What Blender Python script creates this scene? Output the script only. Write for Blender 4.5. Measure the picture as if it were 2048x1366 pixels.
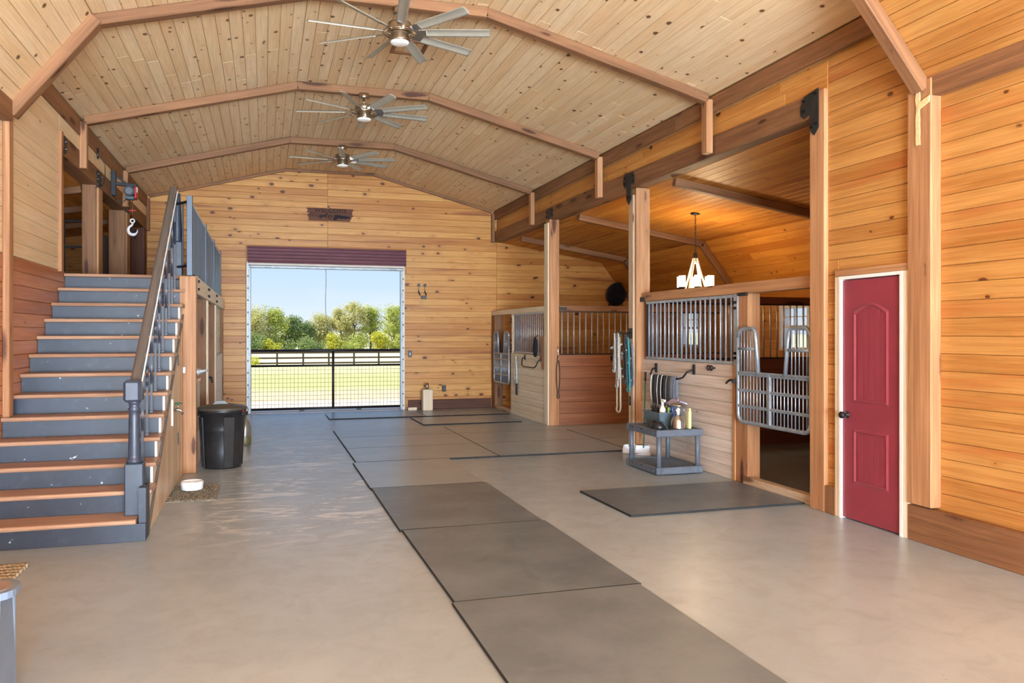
import bpy, bmesh, math, random
from mathutils import Vector, Matrix
random.seed(7)
R = math.radians
scn = bpy.context.scene
for o in list(bpy.data.objects): bpy.data.objects.remove(o)
C = scn.collection

# ------------------------------------------------------------------ camera, sky, sun, lights, exposure
YAW = math.atan(495/1620)
cam_d = bpy.data.cameras.new('camera'); cam = bpy.data.objects.new('camera', cam_d); C.objects.link(cam)
cam_d.sensor_width = 36; cam_d.lens = 1620/2048*36; cam_d.shift_y = -16/2048
cam_d.clip_end = 600; cam_d.clip_start = .05
cam.location = (0, 0, 1.57); cam.rotation_euler = (R(90), 0, -YAW)
scn.camera = cam
scn.view_settings.view_transform = 'Standard'; scn.view_settings.look = 'None'
scn.view_settings.gamma = 1; scn.view_settings.use_curve_mapping = False
scn.view_settings.exposure = 0.08

SUN_EL, SUN_AZ = 48, 262      # azimuth measured clockwise from +Y: from the left of the barn
w = bpy.data.worlds.new('world'); scn.world = w; w.use_nodes = True
nt = w.node_tree; nt.nodes.clear()
out = nt.nodes.new('ShaderNodeOutputWorld'); bg = nt.nodes.new('ShaderNodeBackground')
tcs = nt.nodes.new('ShaderNodeTexCoord'); sx = nt.nodes.new('ShaderNodeSeparateXYZ'); sky = nt.nodes.new('ShaderNodeValToRGB')
nt.links.new(tcs.outputs['Generated'], sx.inputs[0]); nt.links.new(sx.outputs[2], sky.inputs[0])
for k, (p_, c_) in enumerate(((0, (.78, .89, 1.0, 1)), (.12, (.46, .69, 1.0, 1)), (.6, (.22, .47, .95, 1)))):
    e = sky.color_ramp.elements[k] if k < 2 else sky.color_ramp.elements.new(p_)
    e.position = p_; e.color = c_
tc = nt.nodes.new('ShaderNodeTexCoord'); mp = nt.nodes.new('ShaderNodeMapping'); mp.inputs['Scale'].default_value = (1, 1, 3.2)
cn = nt.nodes.new('ShaderNodeTexNoise'); cn.inputs['Scale'].default_value = 2.6; cn.inputs['Detail'].default_value = 6
cr = nt.nodes.new('ShaderNodeValToRGB'); cr.color_ramp.elements[0].position = .48; cr.color_ramp.elements[1].position = .75
cr.color_ramp.elements[1].color = (.55, .55, .55, 1)
mx = nt.nodes.new('ShaderNodeMixRGB'); mx.inputs[2].default_value = (1.0, 1.0, 1.0, 1)
nt.links.new(tc.outputs['Generated'], mp.inputs[0]); nt.links.new(mp.outputs[0], cn.inputs[0])
nt.links.new(cn.outputs[0], cr.inputs[0]); nt.links.new(cr.outputs[0], mx.inputs[0])
nt.links.new(sky.outputs[0], mx.inputs[1]); nt.links.new(mx.outputs[0], bg.inputs[0])
bg.inputs[1].default_value = 1.0
nt.links.new(bg.outputs[0], out.inputs[0])

def lamp(name, kind, energy, loc, col=(1, 1, 1), rot=(0, 0, 0), size=1, size_y=None):
    d = bpy.data.lights.new(name, kind); o = bpy.data.objects.new(name, d); C.objects.link(o)
    d.energy = energy; d.color = col; o.location = loc; o.rotation_euler = rot
    if kind == 'AREA':
        d.shape = 'RECTANGLE'; d.size = size; d.size_y = size_y or size
    elif kind == 'SUN': d.angle = R(.6)
    else: d.shadow_soft_size = size
    return o
sd = Vector((math.sin(R(SUN_AZ))*math.cos(R(SUN_EL)), math.cos(R(SUN_AZ))*math.cos(R(SUN_EL)), math.sin(R(SUN_EL))))
sun = lamp('sun', 'SUN', 5.2, (0, 0, 30), (1, .95, .86)); sun.rotation_euler = sd.to_track_quat('Z', 'Y').to_euler()
# daylight pouring in through the big open doorway behind the camera
lamp('rear_doorway_daylight', 'AREA', 1500, (1.3, -8.0, 2.0), (.62, .82, 1), (R(96), 0, 0), 5.0, 3.4)
# added area lamp at floor level, aimed up to brighten the ceiling
lamp('added_ceiling_fill', 'AREA', 6400, (1.3, -5.2, .06), (.68, .85, 1), (R(140), 0, 0), 5.6, 4.5)

# ------------------------------------------------------------------ materials
def S(r, g, b):
    f = lambda c: (c/255/12.92) if c/255 <= .04045 else ((c/255+.055)/1.055)**2.4
    return (f(r), f(g), f(b), 1)
MATS = {}
class NT:
    def __init__(s, name):
        s.m = bpy.data.materials.new(name); s.m.use_nodes = True; s.t = s.m.node_tree; s.t.nodes.clear()
        s.out = s.n('OutputMaterial'); s.b = s.n('BsdfPrincipled'); s.l(s.b.outputs[0], s.out.inputs[0])
        MATS[name] = s.m
    def n(s, k): return s.t.nodes.new('ShaderNode'+k)
    def l(s, a, b): s.t.links.new(a, b)
    def put(s, sock, v):
        if hasattr(v, 'is_linked') or hasattr(v, 'links'): s.l(v, sock)
        else: sock.default_value = v
    def math(s, op, a, b=None, c=None, clamp=False):
        n = s.n('Math'); n.operation = op; n.use_clamp = clamp
        s.put(n.inputs[0], a)
        if b is not None: s.put(n.inputs[1], b)
        if c is not None: s.put(n.inputs[2], c)
        return n.outputs[0]
    def mix(s, f, a, b, mode='MIX'):
        n = s.n('MixRGB'); n.blend_type = mode
        s.put(n.inputs[0], f); s.put(n.inputs[1], a); s.put(n.inputs[2], b)
        return n.outputs[0]
    def vec(s, op, a, b):
        n = s.n('VectorMath'); n.operation = op; s.put(n.inputs[0], a); s.put(n.inputs[1], b); return n.outputs[0]
    def noise(s, v, scale, detail=3, rough=.5, dist=0):
        n = s.n('TexNoise'); n.inputs['Scale'].default_value = scale; n.inputs['Detail'].default_value = detail
        n.inputs['Roughness'].default_value = rough; n.inputs['Distortion'].default_value = dist
        if v is not None: s.l(v, n.inputs[0])
        return n.outputs[0]
    def step(s, x, lo, hi):
        n = s.n('MapRange'); n.interpolation_type = 'SMOOTHSTEP'; s.put(n.inputs[0], x)
        s.put(n.inputs[1], lo); s.put(n.inputs[2], hi); return n.outputs[0]
    def coord(s, kind='Object'): return s.n('TexCoord').outputs[kind]
    def bump(s, h, strength, dist=.01):
        n = s.n('Bump'); n.inputs['Strength'].default_value = strength; n.inputs['Distance'].default_value = dist
        s.l(h, n.inputs['Height']); s.l(n.outputs[0], s.b.inputs['Normal'])
    def fin(s, col, rough, metal=0, spec=.5):
        s.put(s.b.inputs['Base Color'], col); s.put(s.b.inputs['Roughness'], rough); s.b.inputs['Metallic'].default_value = metal
        s.b.inputs['Specular IOR Level'].default_value = spec
        return s.m

def wood(name, light, dark, knot, kx=5.5, ky=7.5, kprob=.4, krad=.13, rough=.5, var=.5, solid=False, gx=1.3, gy=38, grain=.55, bumpy=.15, streak=None, spec=.35):
    s = NT(name); oi = s.n('ObjectInfo')
    rnd = oi.outputs['Random']
    off = s.vec('MULTIPLY', (41., 23., 17.), s.vec('ADD', rnd, (0, 0, 0)))
    co = s.vec('ADD', s.coord(), off)
    g1 = s.noise(s.vec('MULTIPLY', co, (gx, gy, gy)), 1, 4, .6, .6)
    g2 = s.noise(s.vec('MULTIPLY', co, (gx*.35, gy*.16, gy*.16)), 1, 2, .5, .4)
    f = s.math('ADD', s.math('MULTIPLY', s.step(g1, .3, .72), grain), s.math('MULTIPLY', s.step(g2, .3, .7), 1-grain))
    pb = s.math('MULTIPLY_ADD', rnd, var, -var/2)
    f = s.math('ADD', f, pb, clamp=True)
    col = s.mix(f, light, dark)
    g3 = s.noise(s.vec('MULTIPLY', co, (gx*1.6, gy*3.2, gy*3.2)), 1, 3, .6, .3)
    fine = s.math('MULTIPLY_ADD', s.step(g3, .3, .7), .2, .86)
    fc_ = s.n('CombineXYZ'); [s.l(fine, fc_.inputs[i_]) for i_ in range(3)]
    col = s.mix(1, col, fc_.outputs[0], 'MULTIPLY')
    if streak:
        sg = s.noise(s.vec('MULTIPLY', co, (.5, 7, 7)), 1, 2)
        r2 = s.math('FRACT', s.math('MULTIPLY', rnd, 7.31))
        col = s.mix(s.math('MULTIPLY', s.step(sg, .52, .7), s.math('MULTIPLY', s.step(r2, .45, .75), .8)), col, streak)
    v = s.n('TexVoronoi'); v.voronoi_dimensions = '3D'; v.feature = 'F1'; v.inputs['Scale'].default_value = 1
    kc = s.vec('MULTIPLY', co, (kx, ky, ky if solid else 0))
    wob = s.noise(s.vec('MULTIPLY', co, (30, 30, 30 if solid else 0)), 1, 2)
    s.l(kc, v.inputs['Vector'])
    sp = s.n('SeparateColor'); s.l(v.outputs['Color'], sp.inputs[0])
    on = s.math('LESS_THAN', sp.outputs[0], kprob)
    rad = s.math('MULTIPLY', s.math('MULTIPLY_ADD', sp.outputs[1], .9, .35), krad)
    dd = s.math('ADD', v.outputs['Distance'], s.math('MULTIPLY_ADD', wob, .08, -.04))
    core = s.math('MULTIPLY', s.math('SUBTRACT', 1, s.step(dd, s.math('MULTIPLY', rad, .55), rad)), on)
    halo = s.math('MULTIPLY', s.math('SUBTRACT', 1, s.step(dd, rad, s.math('MULTIPLY', rad, 2.8))), on)
    col = s.mix(s.math('MULTIPLY', halo, .35), col, dark)
    col = s.mix(s.math('MULTIPLY', core, .95), col, knot)
    if bumpy: s.bump(g1, bumpy, .004)
    return s.fin(col, rough, 0, spec)

def plain(name, col, rough=.5, metal=0, var=.12, scale=9, bumpy=0, spec=.5, dirt=None, dirt_amt=.5, stretch=(1, 1, 1)):
    s = NT(name); oi = s.n('ObjectInfo')
    co = s.vec('ADD', s.coord(), s.vec('MULTIPLY', (31., 17., 23.), s.vec('ADD', oi.outputs['Random'], (0, 0, 0))))
    n = s.noise(s.vec('MULTIPLY', co, stretch), scale, 5, .6)
    c2 = tuple(max(0, c*(1-var*1.6)) for c in col[:3])+(1,); c1 = tuple(min(1, c*(1+var)) for c in col[:3])+(1,)
    c = s.mix(s.step(n, .3, .7), c2, c1)
    if dirt:
        d = s.noise(co, scale*2.3, 6, .7); c = s.mix(s.math('MULTIPLY', s.step(d, .52, .75), dirt_amt), c, dirt)
    if bumpy: s.bump(s.noise(co, scale*6, 3), bumpy, .004)
    return s.fin(c, rough, metal, spec)

wood('pine_wall', S(218, 160, 88), S(186, 120, 54), S(84, 40, 20), kx=4.2, ky=7, kprob=.7, krad=.22, rough=.42, var=.8, streak=S(150, 84, 48))
wood('pine_honey', S(202, 148, 82), S(170, 110, 52), S(96, 50, 24), kx=3.2, ky=6, kprob=.4, krad=.15, rough=.36, var=.6, streak=S(176, 100, 52))
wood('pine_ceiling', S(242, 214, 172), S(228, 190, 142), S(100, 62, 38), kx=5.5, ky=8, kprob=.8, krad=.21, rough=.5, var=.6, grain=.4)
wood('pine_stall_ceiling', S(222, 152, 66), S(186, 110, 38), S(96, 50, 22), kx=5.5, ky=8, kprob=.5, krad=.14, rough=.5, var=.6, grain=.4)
wood('pine_wall_sheen', S(242, 216, 176), S(226, 192, 146), S(150, 100, 58), kx=4, ky=7, kprob=.35, krad=.1, rough=.36, var=.5)  # whitish sheen on the upper left wall put into the board colour
wood('pine_wall_unlit', S(196, 132, 92), S(164, 100, 64), S(90, 40, 22), kx=3, ky=7, kprob=.25, krad=.1, rough=.4, var=.6)  # same left wall below the painted sheen, in its redder unlit tone
wood('fir_beam', S(156, 110, 74), S(112, 75, 48), S(74, 40, 24), kx=1.6, ky=7, kprob=.8, krad=.3, rough=.6, var=.4, solid=True, gx=.9, gy=26, grain=.6, bumpy=.3)
wood('fir_post', S(198, 148, 104), S(150, 102, 66), S(84, 44, 24), kx=1.6, ky=7, kprob=.8, krad=.3, rough=.55, var=.4, solid=True, gx=.9, gy=26, grain=.6, bumpy=.3)
wood('fir_dark', S(112, 66, 44), S(80, 44, 30), S(44, 22, 14), kx=1.6, ky=7, kprob=.8, krad=.3, rough=.6, var=.3, solid=True, gx=.9, gy=26)
wood('pale_board', S(244, 230, 204), S(222, 200, 166), S(150, 112, 74), kx=2.6, ky=6, kprob=.4, krad=.1, rough=.55, var=.4, gx=1, gy=24)
wood('stall_board', S(160, 108, 78), S(124, 78, 54), S(80, 40, 26), kx=1.8, ky=5, kprob=.4, krad=.12, rough=.5, var=.5, gx=.9, gy=20)
wood('stall_front_sheen', S(230, 218, 206), S(198, 176, 158), S(140, 100, 76), kx=1.8, ky=5, kprob=.4, krad=.12, rough=.42, var=.5, gx=.9, gy=20)  # daylight sheen from the far doorway put into the pale board colour
wood('stall_inner_board', S(120, 78, 62), S(92, 56, 46), S(52, 30, 24), kx=1.8, ky=5, kprob=.4, krad=.12, rough=.5, var=.4, gx=.9, gy=20)
wood('tread_wood', S(192, 154, 126), S(152, 114, 90), S(100, 70, 52), kx=2, ky=5, kprob=.08, krad=.1, rough=.42, var=.4, solid=True, gx=1.5, gy=30)
wood('plywood', S(224, 202, 172), S(202, 174, 142), S(150, 104, 70), kx=1.5, ky=2.5, kprob=.2, krad=.06, rough=.45, var=.2, gx=.8, gy=9)
wood('rail_wood', S(118, 108, 100), S(86, 77, 69), S(62, 48, 38), kx=1.6, ky=7, kprob=.3, krad=.1, rough=.55, var=.2, solid=True, gx=1.5, gy=40)
wood('weathered_post', S(206, 184, 158), S(172, 138, 106), S(110, 74, 50), kx=1.6, ky=7, kprob=.8, krad=.3, rough=.6, var=.3, solid=True, gx=.9, gy=26, bumpy=.3)
wood('old_sign_wood', S(122, 82, 66), S(88, 58, 46), S(50, 30, 24), kx=2, ky=5, kprob=.2, krad=.1, rough=.8, var=.3, gx=2, gy=40, bumpy=.4)
wood('fence_wood', S(98, 80, 66), S(70, 56, 46), S(40, 30, 24), kprob=.1, solid=True, rough=.8)
wood('bark', S(120, 100, 78), S(84, 68, 52), S(50, 38, 30), kprob=.1, solid=True, rough=.9)

plain('riser_paint', S(38, 46, 60), .42, var=.12, scale=3, dirt=S(76, 84, 98), dirt_amt=.4)
_m = M = MATS; _t = M['riser_paint'].node_tree; _b = [n for n in _t.nodes if n.type == 'BSDF_PRINCIPLED'][0]
_n = _t.nodes.new('ShaderNodeTexNoise'); _n.inputs['Scale'].default_value = 13; _n.inputs['Detail'].default_value = 5
_r = _t.nodes.new('ShaderNodeMapRange'); _r.inputs[1].default_value = .70; _r.inputs[2].default_value = .73
_x = _t.nodes.new('ShaderNodeMixRGB'); _x.inputs[2].default_value = S(190, 196, 206)
_src = _b.inputs['Base Color'].links[0].from_socket
_tc = _t.nodes.new('ShaderNodeTexCoord'); _oi = _t.nodes.new('ShaderNodeObjectInfo'); _va = _t.nodes.new('ShaderNodeVectorMath'); _va.operation = 'MULTIPLY_ADD'
_va.inputs[1].default_value = (37, 11, 5); _t.links.new(_oi.outputs['Random'], _va.inputs[0]); _t.links.new(_tc.outputs['Object'], _va.inputs[2])
_t.links.new(_va.outputs[0], _n.inputs[0]); _t.links.new(_n.outputs[0], _r.inputs[0]); _t.links.new(_r.outputs[0], _x.inputs[0]); _t.links.new(_src, _x.inputs[1]); _t.links.new(_x.outputs[0], _b.inputs['Base Color'])
plain('newel_paint', S(54, 62, 76), .4, var=.1, scale=5, dirt=S(92, 100, 112), dirt_amt=.3)
plain('white_paint', S(236, 232, 226), .45, var=.03)
plain('red_paint', S(142, 56, 68), .38, var=.05, scale=4)
plain('maroon_steel', S(132, 88, 96), .34, .2, var=.06, scale=3)
plain('galvanized', S(170, 178, 184), .42, .55, var=.12, scale=14)
plain('gate_galv', S(166, 176, 186), .4, .6, var=.12, scale=14)
plain('track_metal', S(150, 156, 160), .45, .4, var=.1, scale=10)
plain('steel_bar', S(166, 170, 178), .35, .3, var=.1, scale=20)
plain('bar_frame', S(176, 182, 190), .4, .5, var=.1, scale=14)
plain('rubber_edge_shade', S(34, 36, 38), .8, var=.1)  # shadow on the mat sides put into a near-black colour
plain('black_iron', S(38, 38, 42), .5, .3, var=.15)
plain('black_steel', S(30, 22, 22), .5, .2, var=.15)
plain('wire_dark', S(70, 66, 52), .6, .2, var=.1)
plain('plate_iron', S(48, 48, 50), .5, .4, var=.2)
plain('bolt_iron', S(28, 28, 30), .35, .6)
plain('nickel', S(176, 160, 138), .28, .95, var=.06)
plain('fan_blade', S(178, 172, 156), .5, .35, var=.05, scale=5)
plain('chrome', S(220, 220, 222), .12, 1, var=.02)
plain('brushed_steel', S(186, 180, 172), .25, .95, var=.06, stretch=(1, 1, 20))
plain('black_plastic', S(34, 34, 36), .38, var=.15, scale=6, dirt=S(70, 68, 66), dirt_amt=.3)
plain('lid_plastic', S(78, 70, 62), .4, var=.12, scale=5)
plain('grey_plastic', S(92, 99, 110), .45, var=.1, scale=8, dirt=S(130, 134, 140), dirt_amt=.3)
plain('blue_grey_plastic', S(112, 128, 148), .45, var=.07, scale=5, dirt=S(140, 148, 160), dirt_amt=.3)
plain('brown_grip', S(140, 122, 116), .7, var=.1)
plain('bin_plastic', S(84, 100, 108), .4, var=.08)
plain('ceramic_white', S(238, 238, 240), .25, var=.02)
plain('rope_mat', S(136, 124, 106), .95, var=.35, scale=60, bumpy=.6, dirt=S(196, 186, 166), dirt_amt=.7)
plain('rope_pale', S(186, 172, 146), .9, var=.15, scale=60)
plain('rope_grey', S(172, 172, 168), .9, var=.25, scale=70)
plain('rope_teal', S(58, 138, 148), .8, var=.15, scale=40)
plain('rope_white', S(220, 220, 216), .9, var=.2, scale=70, dirt=S(60, 64, 90), dirt_amt=.9)
plain('webbing_dark', S(56, 58, 64), .85, var=.2, scale=40)
plain('webbing_grey', S(112, 116, 126), .9, var=.15, scale=40)
plain('felt_pale', S(206, 200, 190), .95, var=.1, scale=40)
plain('leather_dark', S(50, 40, 38), .6, var=.2)
plain('yellow_plastic', S(228, 216, 150), .5, var=.05)
plain('blue_plastic', S(40, 88, 190), .4, var=.05)
plain('green_plastic', S(150, 200, 110), .5, var=.05)
plain('olive_plastic', S(130, 122, 60), .5, var=.05)
plain('lavender_cloth', S(178, 168, 196), .8, var=.08)
plain('red_plastic', S(196, 36, 40), .4, var=.05)
plain('green_fibre', S(46, 112, 92), .5, var=.1)
plain('foam_filler', S(240, 206, 150), .9, var=.08, scale=30, bumpy=.6)
plain('pale_panel', S(222, 206, 192), .5, var=.05, scale=3)
plain('sage_panel', S(168, 180, 176), .5, var=.06, scale=3)
plain('corrugated', S(112, 130, 148), .4, .15, var=.1, scale=3, stretch=(1, 1, .3))
plain('guard_post', S(72, 86, 102), .42, .15, var=.08)
plain('outdoor_concrete', S(226, 214, 204), .9, var=.05)
plain('letter_carved', S(52, 30, 24), .9, var=.1)
plain('horse_ink', S(40, 34, 40), .9, var=.1)
plain('cloth_black', S(24, 24, 28), .9, var=.2)
plain('light_shell', S(206, 150, 92), .6, var=.06)
plain('vinyl_white', S(224, 226, 230), .4, var=.03)

def glass(name, col, rough=0, alpha_mix=.88):
    s = NT(name); t = s.n('BsdfTransparent'); t.inputs[0].default_value = col
    g = s.n('BsdfGlossy'); g.inputs['Roughness'].default_value = rough
    fr = s.n('LayerWeight'); fr.inputs[0].default_value = .5
    nz = s.noise(s.coord(), 3, 2)
    f = s.math('ADD', s.math('MULTIPLY', s.math('POWER', fr.outputs[1], 4), .5), s.math('MULTIPLY_ADD', nz, .04, (1-alpha_mix)*.5-.02), clamp=True)
    m = s.n('MixShader'); s.l(f, m.inputs[0]); s.l(t.outputs[0], m.inputs[1]); s.l(g.outputs[0], m.inputs[2])
    s.l(m.outputs[0], s.out.inputs[0]); return s.m
glass('window_glass', (.93, .96, .97, 1))
glass('clear_glass', (.92, .94, .95, 1), alpha_mix=.92)
glass('milky_jug', (.86, .84, .72, 1), .35, .55)
glass('pane_grey', (.55, .6, .64, 1), .25, .45)

def glow(name, col, strength):
    s = NT(name); s.put(s.b.inputs['Base Color'], (.9, .9, .88, 1)); s.b.inputs['Roughness'].default_value = .4
    s.b.inputs['Emission Color'].default_value = col; s.b.inputs['Emission Strength'].default_value = strength
    n = s.noise(s.coord(), 4, 2); s.put(s.b.inputs['Roughness'], s.math('MULTIPLY_ADD', n, .1, .35))
    return s.m
glow('lamp_shade_lit', (1, .84, .60, 1), 1.6)
glow('fan_diffuser', (1, .97, .92, 1), .05)

# concrete slab
s = NT('concrete'); co = s.coord()
n1 = s.noise(co, .5, 4, .55); n2 = s.noise(co, 4.5, 7, .7, .8); n3 = s.noise(s.vec('MULTIPLY', co, (1, 2, 1)), 40, 5, .65)
c = s.mix(s.step(n1, .3, .7), S(152, 166, 178), S(168, 181, 192))
c = s.mix(s.math('MULTIPLY', s.step(n2, .4, .75), .5), c, S(142, 150, 156))
c = s.mix(s.math('MULTIPLY', s.step(n3, .5, .8), .25), c, S(186, 196, 206))
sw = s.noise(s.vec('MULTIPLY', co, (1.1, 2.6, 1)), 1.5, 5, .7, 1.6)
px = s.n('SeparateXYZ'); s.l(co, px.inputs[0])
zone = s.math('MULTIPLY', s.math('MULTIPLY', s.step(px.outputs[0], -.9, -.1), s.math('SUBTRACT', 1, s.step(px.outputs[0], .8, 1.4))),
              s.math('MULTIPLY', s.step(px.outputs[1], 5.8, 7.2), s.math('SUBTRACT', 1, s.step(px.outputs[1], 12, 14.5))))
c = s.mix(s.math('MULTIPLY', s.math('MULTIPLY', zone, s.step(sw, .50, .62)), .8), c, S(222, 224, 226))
s.bump(n3, .06, .003)
s.fin(c, s.math('MULTIPLY_ADD', n2, .25, .2), 0, .5)
# rubber mats
s = NT('rubber'); oi = s.n('ObjectInfo'); co = s.vec('ADD', s.coord(), s.vec('MULTIPLY', (9., 5., 3.), s.vec('ADD', oi.outputs['Random'], (0, 0, 0))))
n1 = s.noise(co, 2.4, 6, .65); n2 = s.noise(co, 14, 6, .7)
c = s.mix(s.step(n1, .32, .7), S(84, 97, 109), S(108, 120, 130)); c = s.mix(s.math('MULTIPLY', s.step(n2, .45, .75), .5), c, S(126, 131, 136))
c = s.mix(s.math('MULTIPLY_ADD', oi.outputs['Random'], .3, 0), c, S(122, 131, 139))
s.bump(s.noise(co, 60, 3), .2, .002)
s.fin(c, s.math('MULTIPLY_ADD', n2, .25, .26), 0, .5)
# rubber mats paled by dust and by doorway sheen put into the colour
s = NT('rubber_sheen_dust'); oi = s.n('ObjectInfo'); co = s.vec('ADD', s.coord(), s.vec('MULTIPLY', (9., 5., 3.), s.vec('ADD', oi.outputs['Random'], (0, 0, 0))))
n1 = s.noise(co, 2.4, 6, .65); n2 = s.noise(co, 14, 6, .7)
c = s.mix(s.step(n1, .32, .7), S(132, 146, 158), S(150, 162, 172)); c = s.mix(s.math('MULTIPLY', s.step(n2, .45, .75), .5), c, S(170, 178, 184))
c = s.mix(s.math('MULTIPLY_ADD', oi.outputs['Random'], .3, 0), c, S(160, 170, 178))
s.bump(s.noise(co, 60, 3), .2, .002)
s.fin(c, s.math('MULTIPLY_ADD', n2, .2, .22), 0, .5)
# pasture ground
s = NT('pasture'); co = s.coord(); px = s.n('SeparateXYZ'); s.l(co, px.inputs[0])
n1 = s.noise(co, .5, 6, .7); n2 = s.noise(s.vec('MULTIPLY', co, (1, .35, 1)), .12, 4, .6); n3 = s.noise(co, 6, 4, .7)
yy = s.math('ADD', px.outputs[1], s.math('MULTIPLY_ADD', n1, 4, -2))
c = s.mix(s.step(yy, 19, 21.5), S(240, 224, 204), S(236, 208, 164))
c = s.mix(s.step(yy, 23, 29), c, s.mix(s.step(n3, .35, .7), S(220, 212, 142), S(200, 198, 122)))
c = s.mix(s.step(yy, 38, 55), c, s.mix(s.step(n2, .35, .65), S(240, 230, 164), S(230, 220, 150)))
c = s.mix(s.step(yy, 66, 80), c, S(240, 228, 180))
c = s.mix(s.math('MULTIPLY', s.step(n1, .5, .75), .35), c, S(204, 180, 96))
s.fin(c, .95, 0, .1)
def leaf(name, a, b):
    s = NT(name); co = s.coord(); oi = s.n('ObjectInfo')
    n = s.noise(co, 1.1, 3, .6); n2 = s.noise(co, 7, 2)
    c = s.mix(s.step(n, .3, .7), a, b); c = s.mix(s.math('MULTIPLY', s.step(n2, .4, .7), .35), c, a)
    s.fin(c, .6, 0, .2)
    tr = s.n('BsdfTranslucent'); s.put(tr.inputs[0], c); m = s.n('MixShader'); m.inputs[0].default_value = .35
    s.l(s.b.outputs[0], m.inputs[1]); s.l(tr.outputs[0], m.inputs[2]); s.l(m.outputs[0], s.out.inputs[0])
leaf('leaf_green', S(220, 220, 120), S(166, 178, 90)); leaf('leaf_olive', S(234, 226, 156), S(192, 186, 120))
leaf('leaf_yellow', S(226, 218, 84), S(196, 196, 80)); leaf('leaf_dark', S(172, 184, 110), S(118, 136, 84))
M = MATS

# ------------------------------------------------------------------ mesh helpers
class MB:
    """collects shapes; build() links them as ONE mesh object"""
    def __init__(s): s.v = []; s.f = []; s.sm = []
    def add(s, vs, fs, smooth=False):
        k = len(s.v); s.v += [tuple(v) for v in vs]; s.f += [tuple(i+k for i in f) for f in fs]; s.sm += [smooth]*len(fs); return s
    def box(s, c, d, rot=None, bev=0):
        hx, hy, hz = d[0]/2, d[1]/2, d[2]/2
        if not bev:
            vs = [Vector((x, y, z)) for x in (-hx, hx) for y in (-hy, hy) for z in (-hz, hz)]
            fs = [(0, 1, 3, 2), (4, 6, 7, 5), (0, 4, 5, 1), (2, 3, 7, 6), (0, 2, 6, 4), (1, 5, 7, 3)]
        else:
            b = min(bev, hx*.9, hy*.9, hz*.9); vs = []; idx = {}
            for sx in (-1, 1):
                for sy in (-1, 1):
                    for sz in (-1, 1):
                        for a in range(3):
                            p = [sx*hx, sy*hy, sz*hz]
                            for q in range(3):
                                if q != a: p[q] -= (sx, sy, sz)[q]*b
                            idx[(sx, sy, sz, a)] = len(vs); vs.append(Vector(p))
            fs = []
            I = lambda sx, sy, sz, a: idx[(sx, sy, sz, a)]
            for t in (-1, 1):
                fs.append((I(t, -1, -1, 0), I(t, 1, -1, 0), I(t, 1, 1, 0), I(t, -1, 1, 0))[::t])
                fs.append((I(-1, t, -1, 1), I(-1, t, 1, 1), I(1, t, 1, 1), I(1, t, -1, 1))[::t])
                fs.append((I(-1, -1, t, 2), I(1, -1, t, 2), I(1, 1, t, 2), I(-1, 1, t, 2))[::t])
            for a, b2 in ((0, 1), (1, 2), (0, 2)):
                cidx = 3-a-b2
                for ta in (-1, 1):
                    for tb in (-1, 1):
                        k1 = [0]*3; k2 = [0]*3; k1[a] = k2[a] = ta; k1[b2] = k2[b2] = tb; k1[cidx] = -1; k2[cidx] = 1
                        fs.append((I(*k1, a), I(*k1, b2), I(*k2, b2), I(*k2, a)))
            for sx in (-1, 1):
                for sy in (-1, 1):
                    for sz in (-1, 1): fs.append(tuple(I(sx, sy, sz, a) for a in range(3)))
        c = Vector(c)
        if rot is not None: vs = [rot @ v for v in vs]
        return s.add([v+c for v in vs], fs)
    def cyl(s, p0, p1, r0, r1=None, n=12, caps=True, smooth=True):
        p0 = Vector(p0); p1 = Vector(p1); r1 = r0 if r1 is None else r1
        d = (p1-p0).normalized(); a = d.orthogonal().normalized(); b = d.cross(a)
        vs = []
        for i in range(n):
            t = 2*math.pi*i/n; q = a*math.cos(t)+b*math.sin(t); vs += [p0+q*r0, p1+q*r1]
        s.add(vs, [(2*i, 2*((i+1) % n), 2*((i+1) % n)+1, 2*i+1) for i in range(n)], smooth)
        if caps: s.add(vs, [tuple(2*i for i in range(n))[::-1], tuple(2*i+1 for i in range(n))])
        return s
    def tube(s, pts, r, n=6, closed=False):
        pts = [Vector(p) for p in pts]; m = len(pts); vs = []; prev = None
        for i, p in enumerate(pts):
            if closed: t = pts[(i+1) % m]-pts[i-1]
            else: t = pts[min(i+1, m-1)]-pts[max(i-1, 0)]
            t = t.normalized() if t.length > 1e-9 else Vector((0, 0, 1))
            a = t.orthogonal().normalized() if prev is None else (prev-t*prev.dot(t))
            a = a.normalized() if a.length > 1e-6 else t.orthogonal().normalized()
            prev = a; b = t.cross(a); rr = r[i] if isinstance(r, (list, tuple)) else r
            vs += [p+(a*math.cos(2*math.pi*k/n)+b*math.sin(2*math.pi*k/n))*rr for k in range(n)]
        fs = [(i*n+k, i*n+(k+1) % n, ((i+1) % m)*n+(k+1) % n, ((i+1) % m)*n+k) for i in range(m if closed else m-1) for k in range(n)]
        s.add(vs, fs, True)
        if not closed: s.add(vs, [tuple(range(n))[::-1], tuple((m-1)*n+k for k in range(n))])
        return s
    def lathe(s, prof, c=(0, 0, 0), n=24, smooth=True, sx=1, sy=1):
        vs = []; m = len(prof); c = Vector(c)
        for r, z in prof:
            vs += [c+Vector((sx*r*math.cos(2*math.pi*k/n), sy*r*math.sin(2*math.pi*k/n), z)) for k in range(n)]
        s.add(vs, [(i*n+k, i*n+(k+1) % n, (i+1)*n+(k+1) % n, (i+1)*n+k) for i in range(m-1) for k in range(n)], smooth)
        if prof[0][0] > 1e-6: s.add(vs[:n], [tuple(range(n))[::-1]])
        if prof[-1][0] > 1e-6: s.add(vs[-n:], [tuple(range(n))])
        return s
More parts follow.
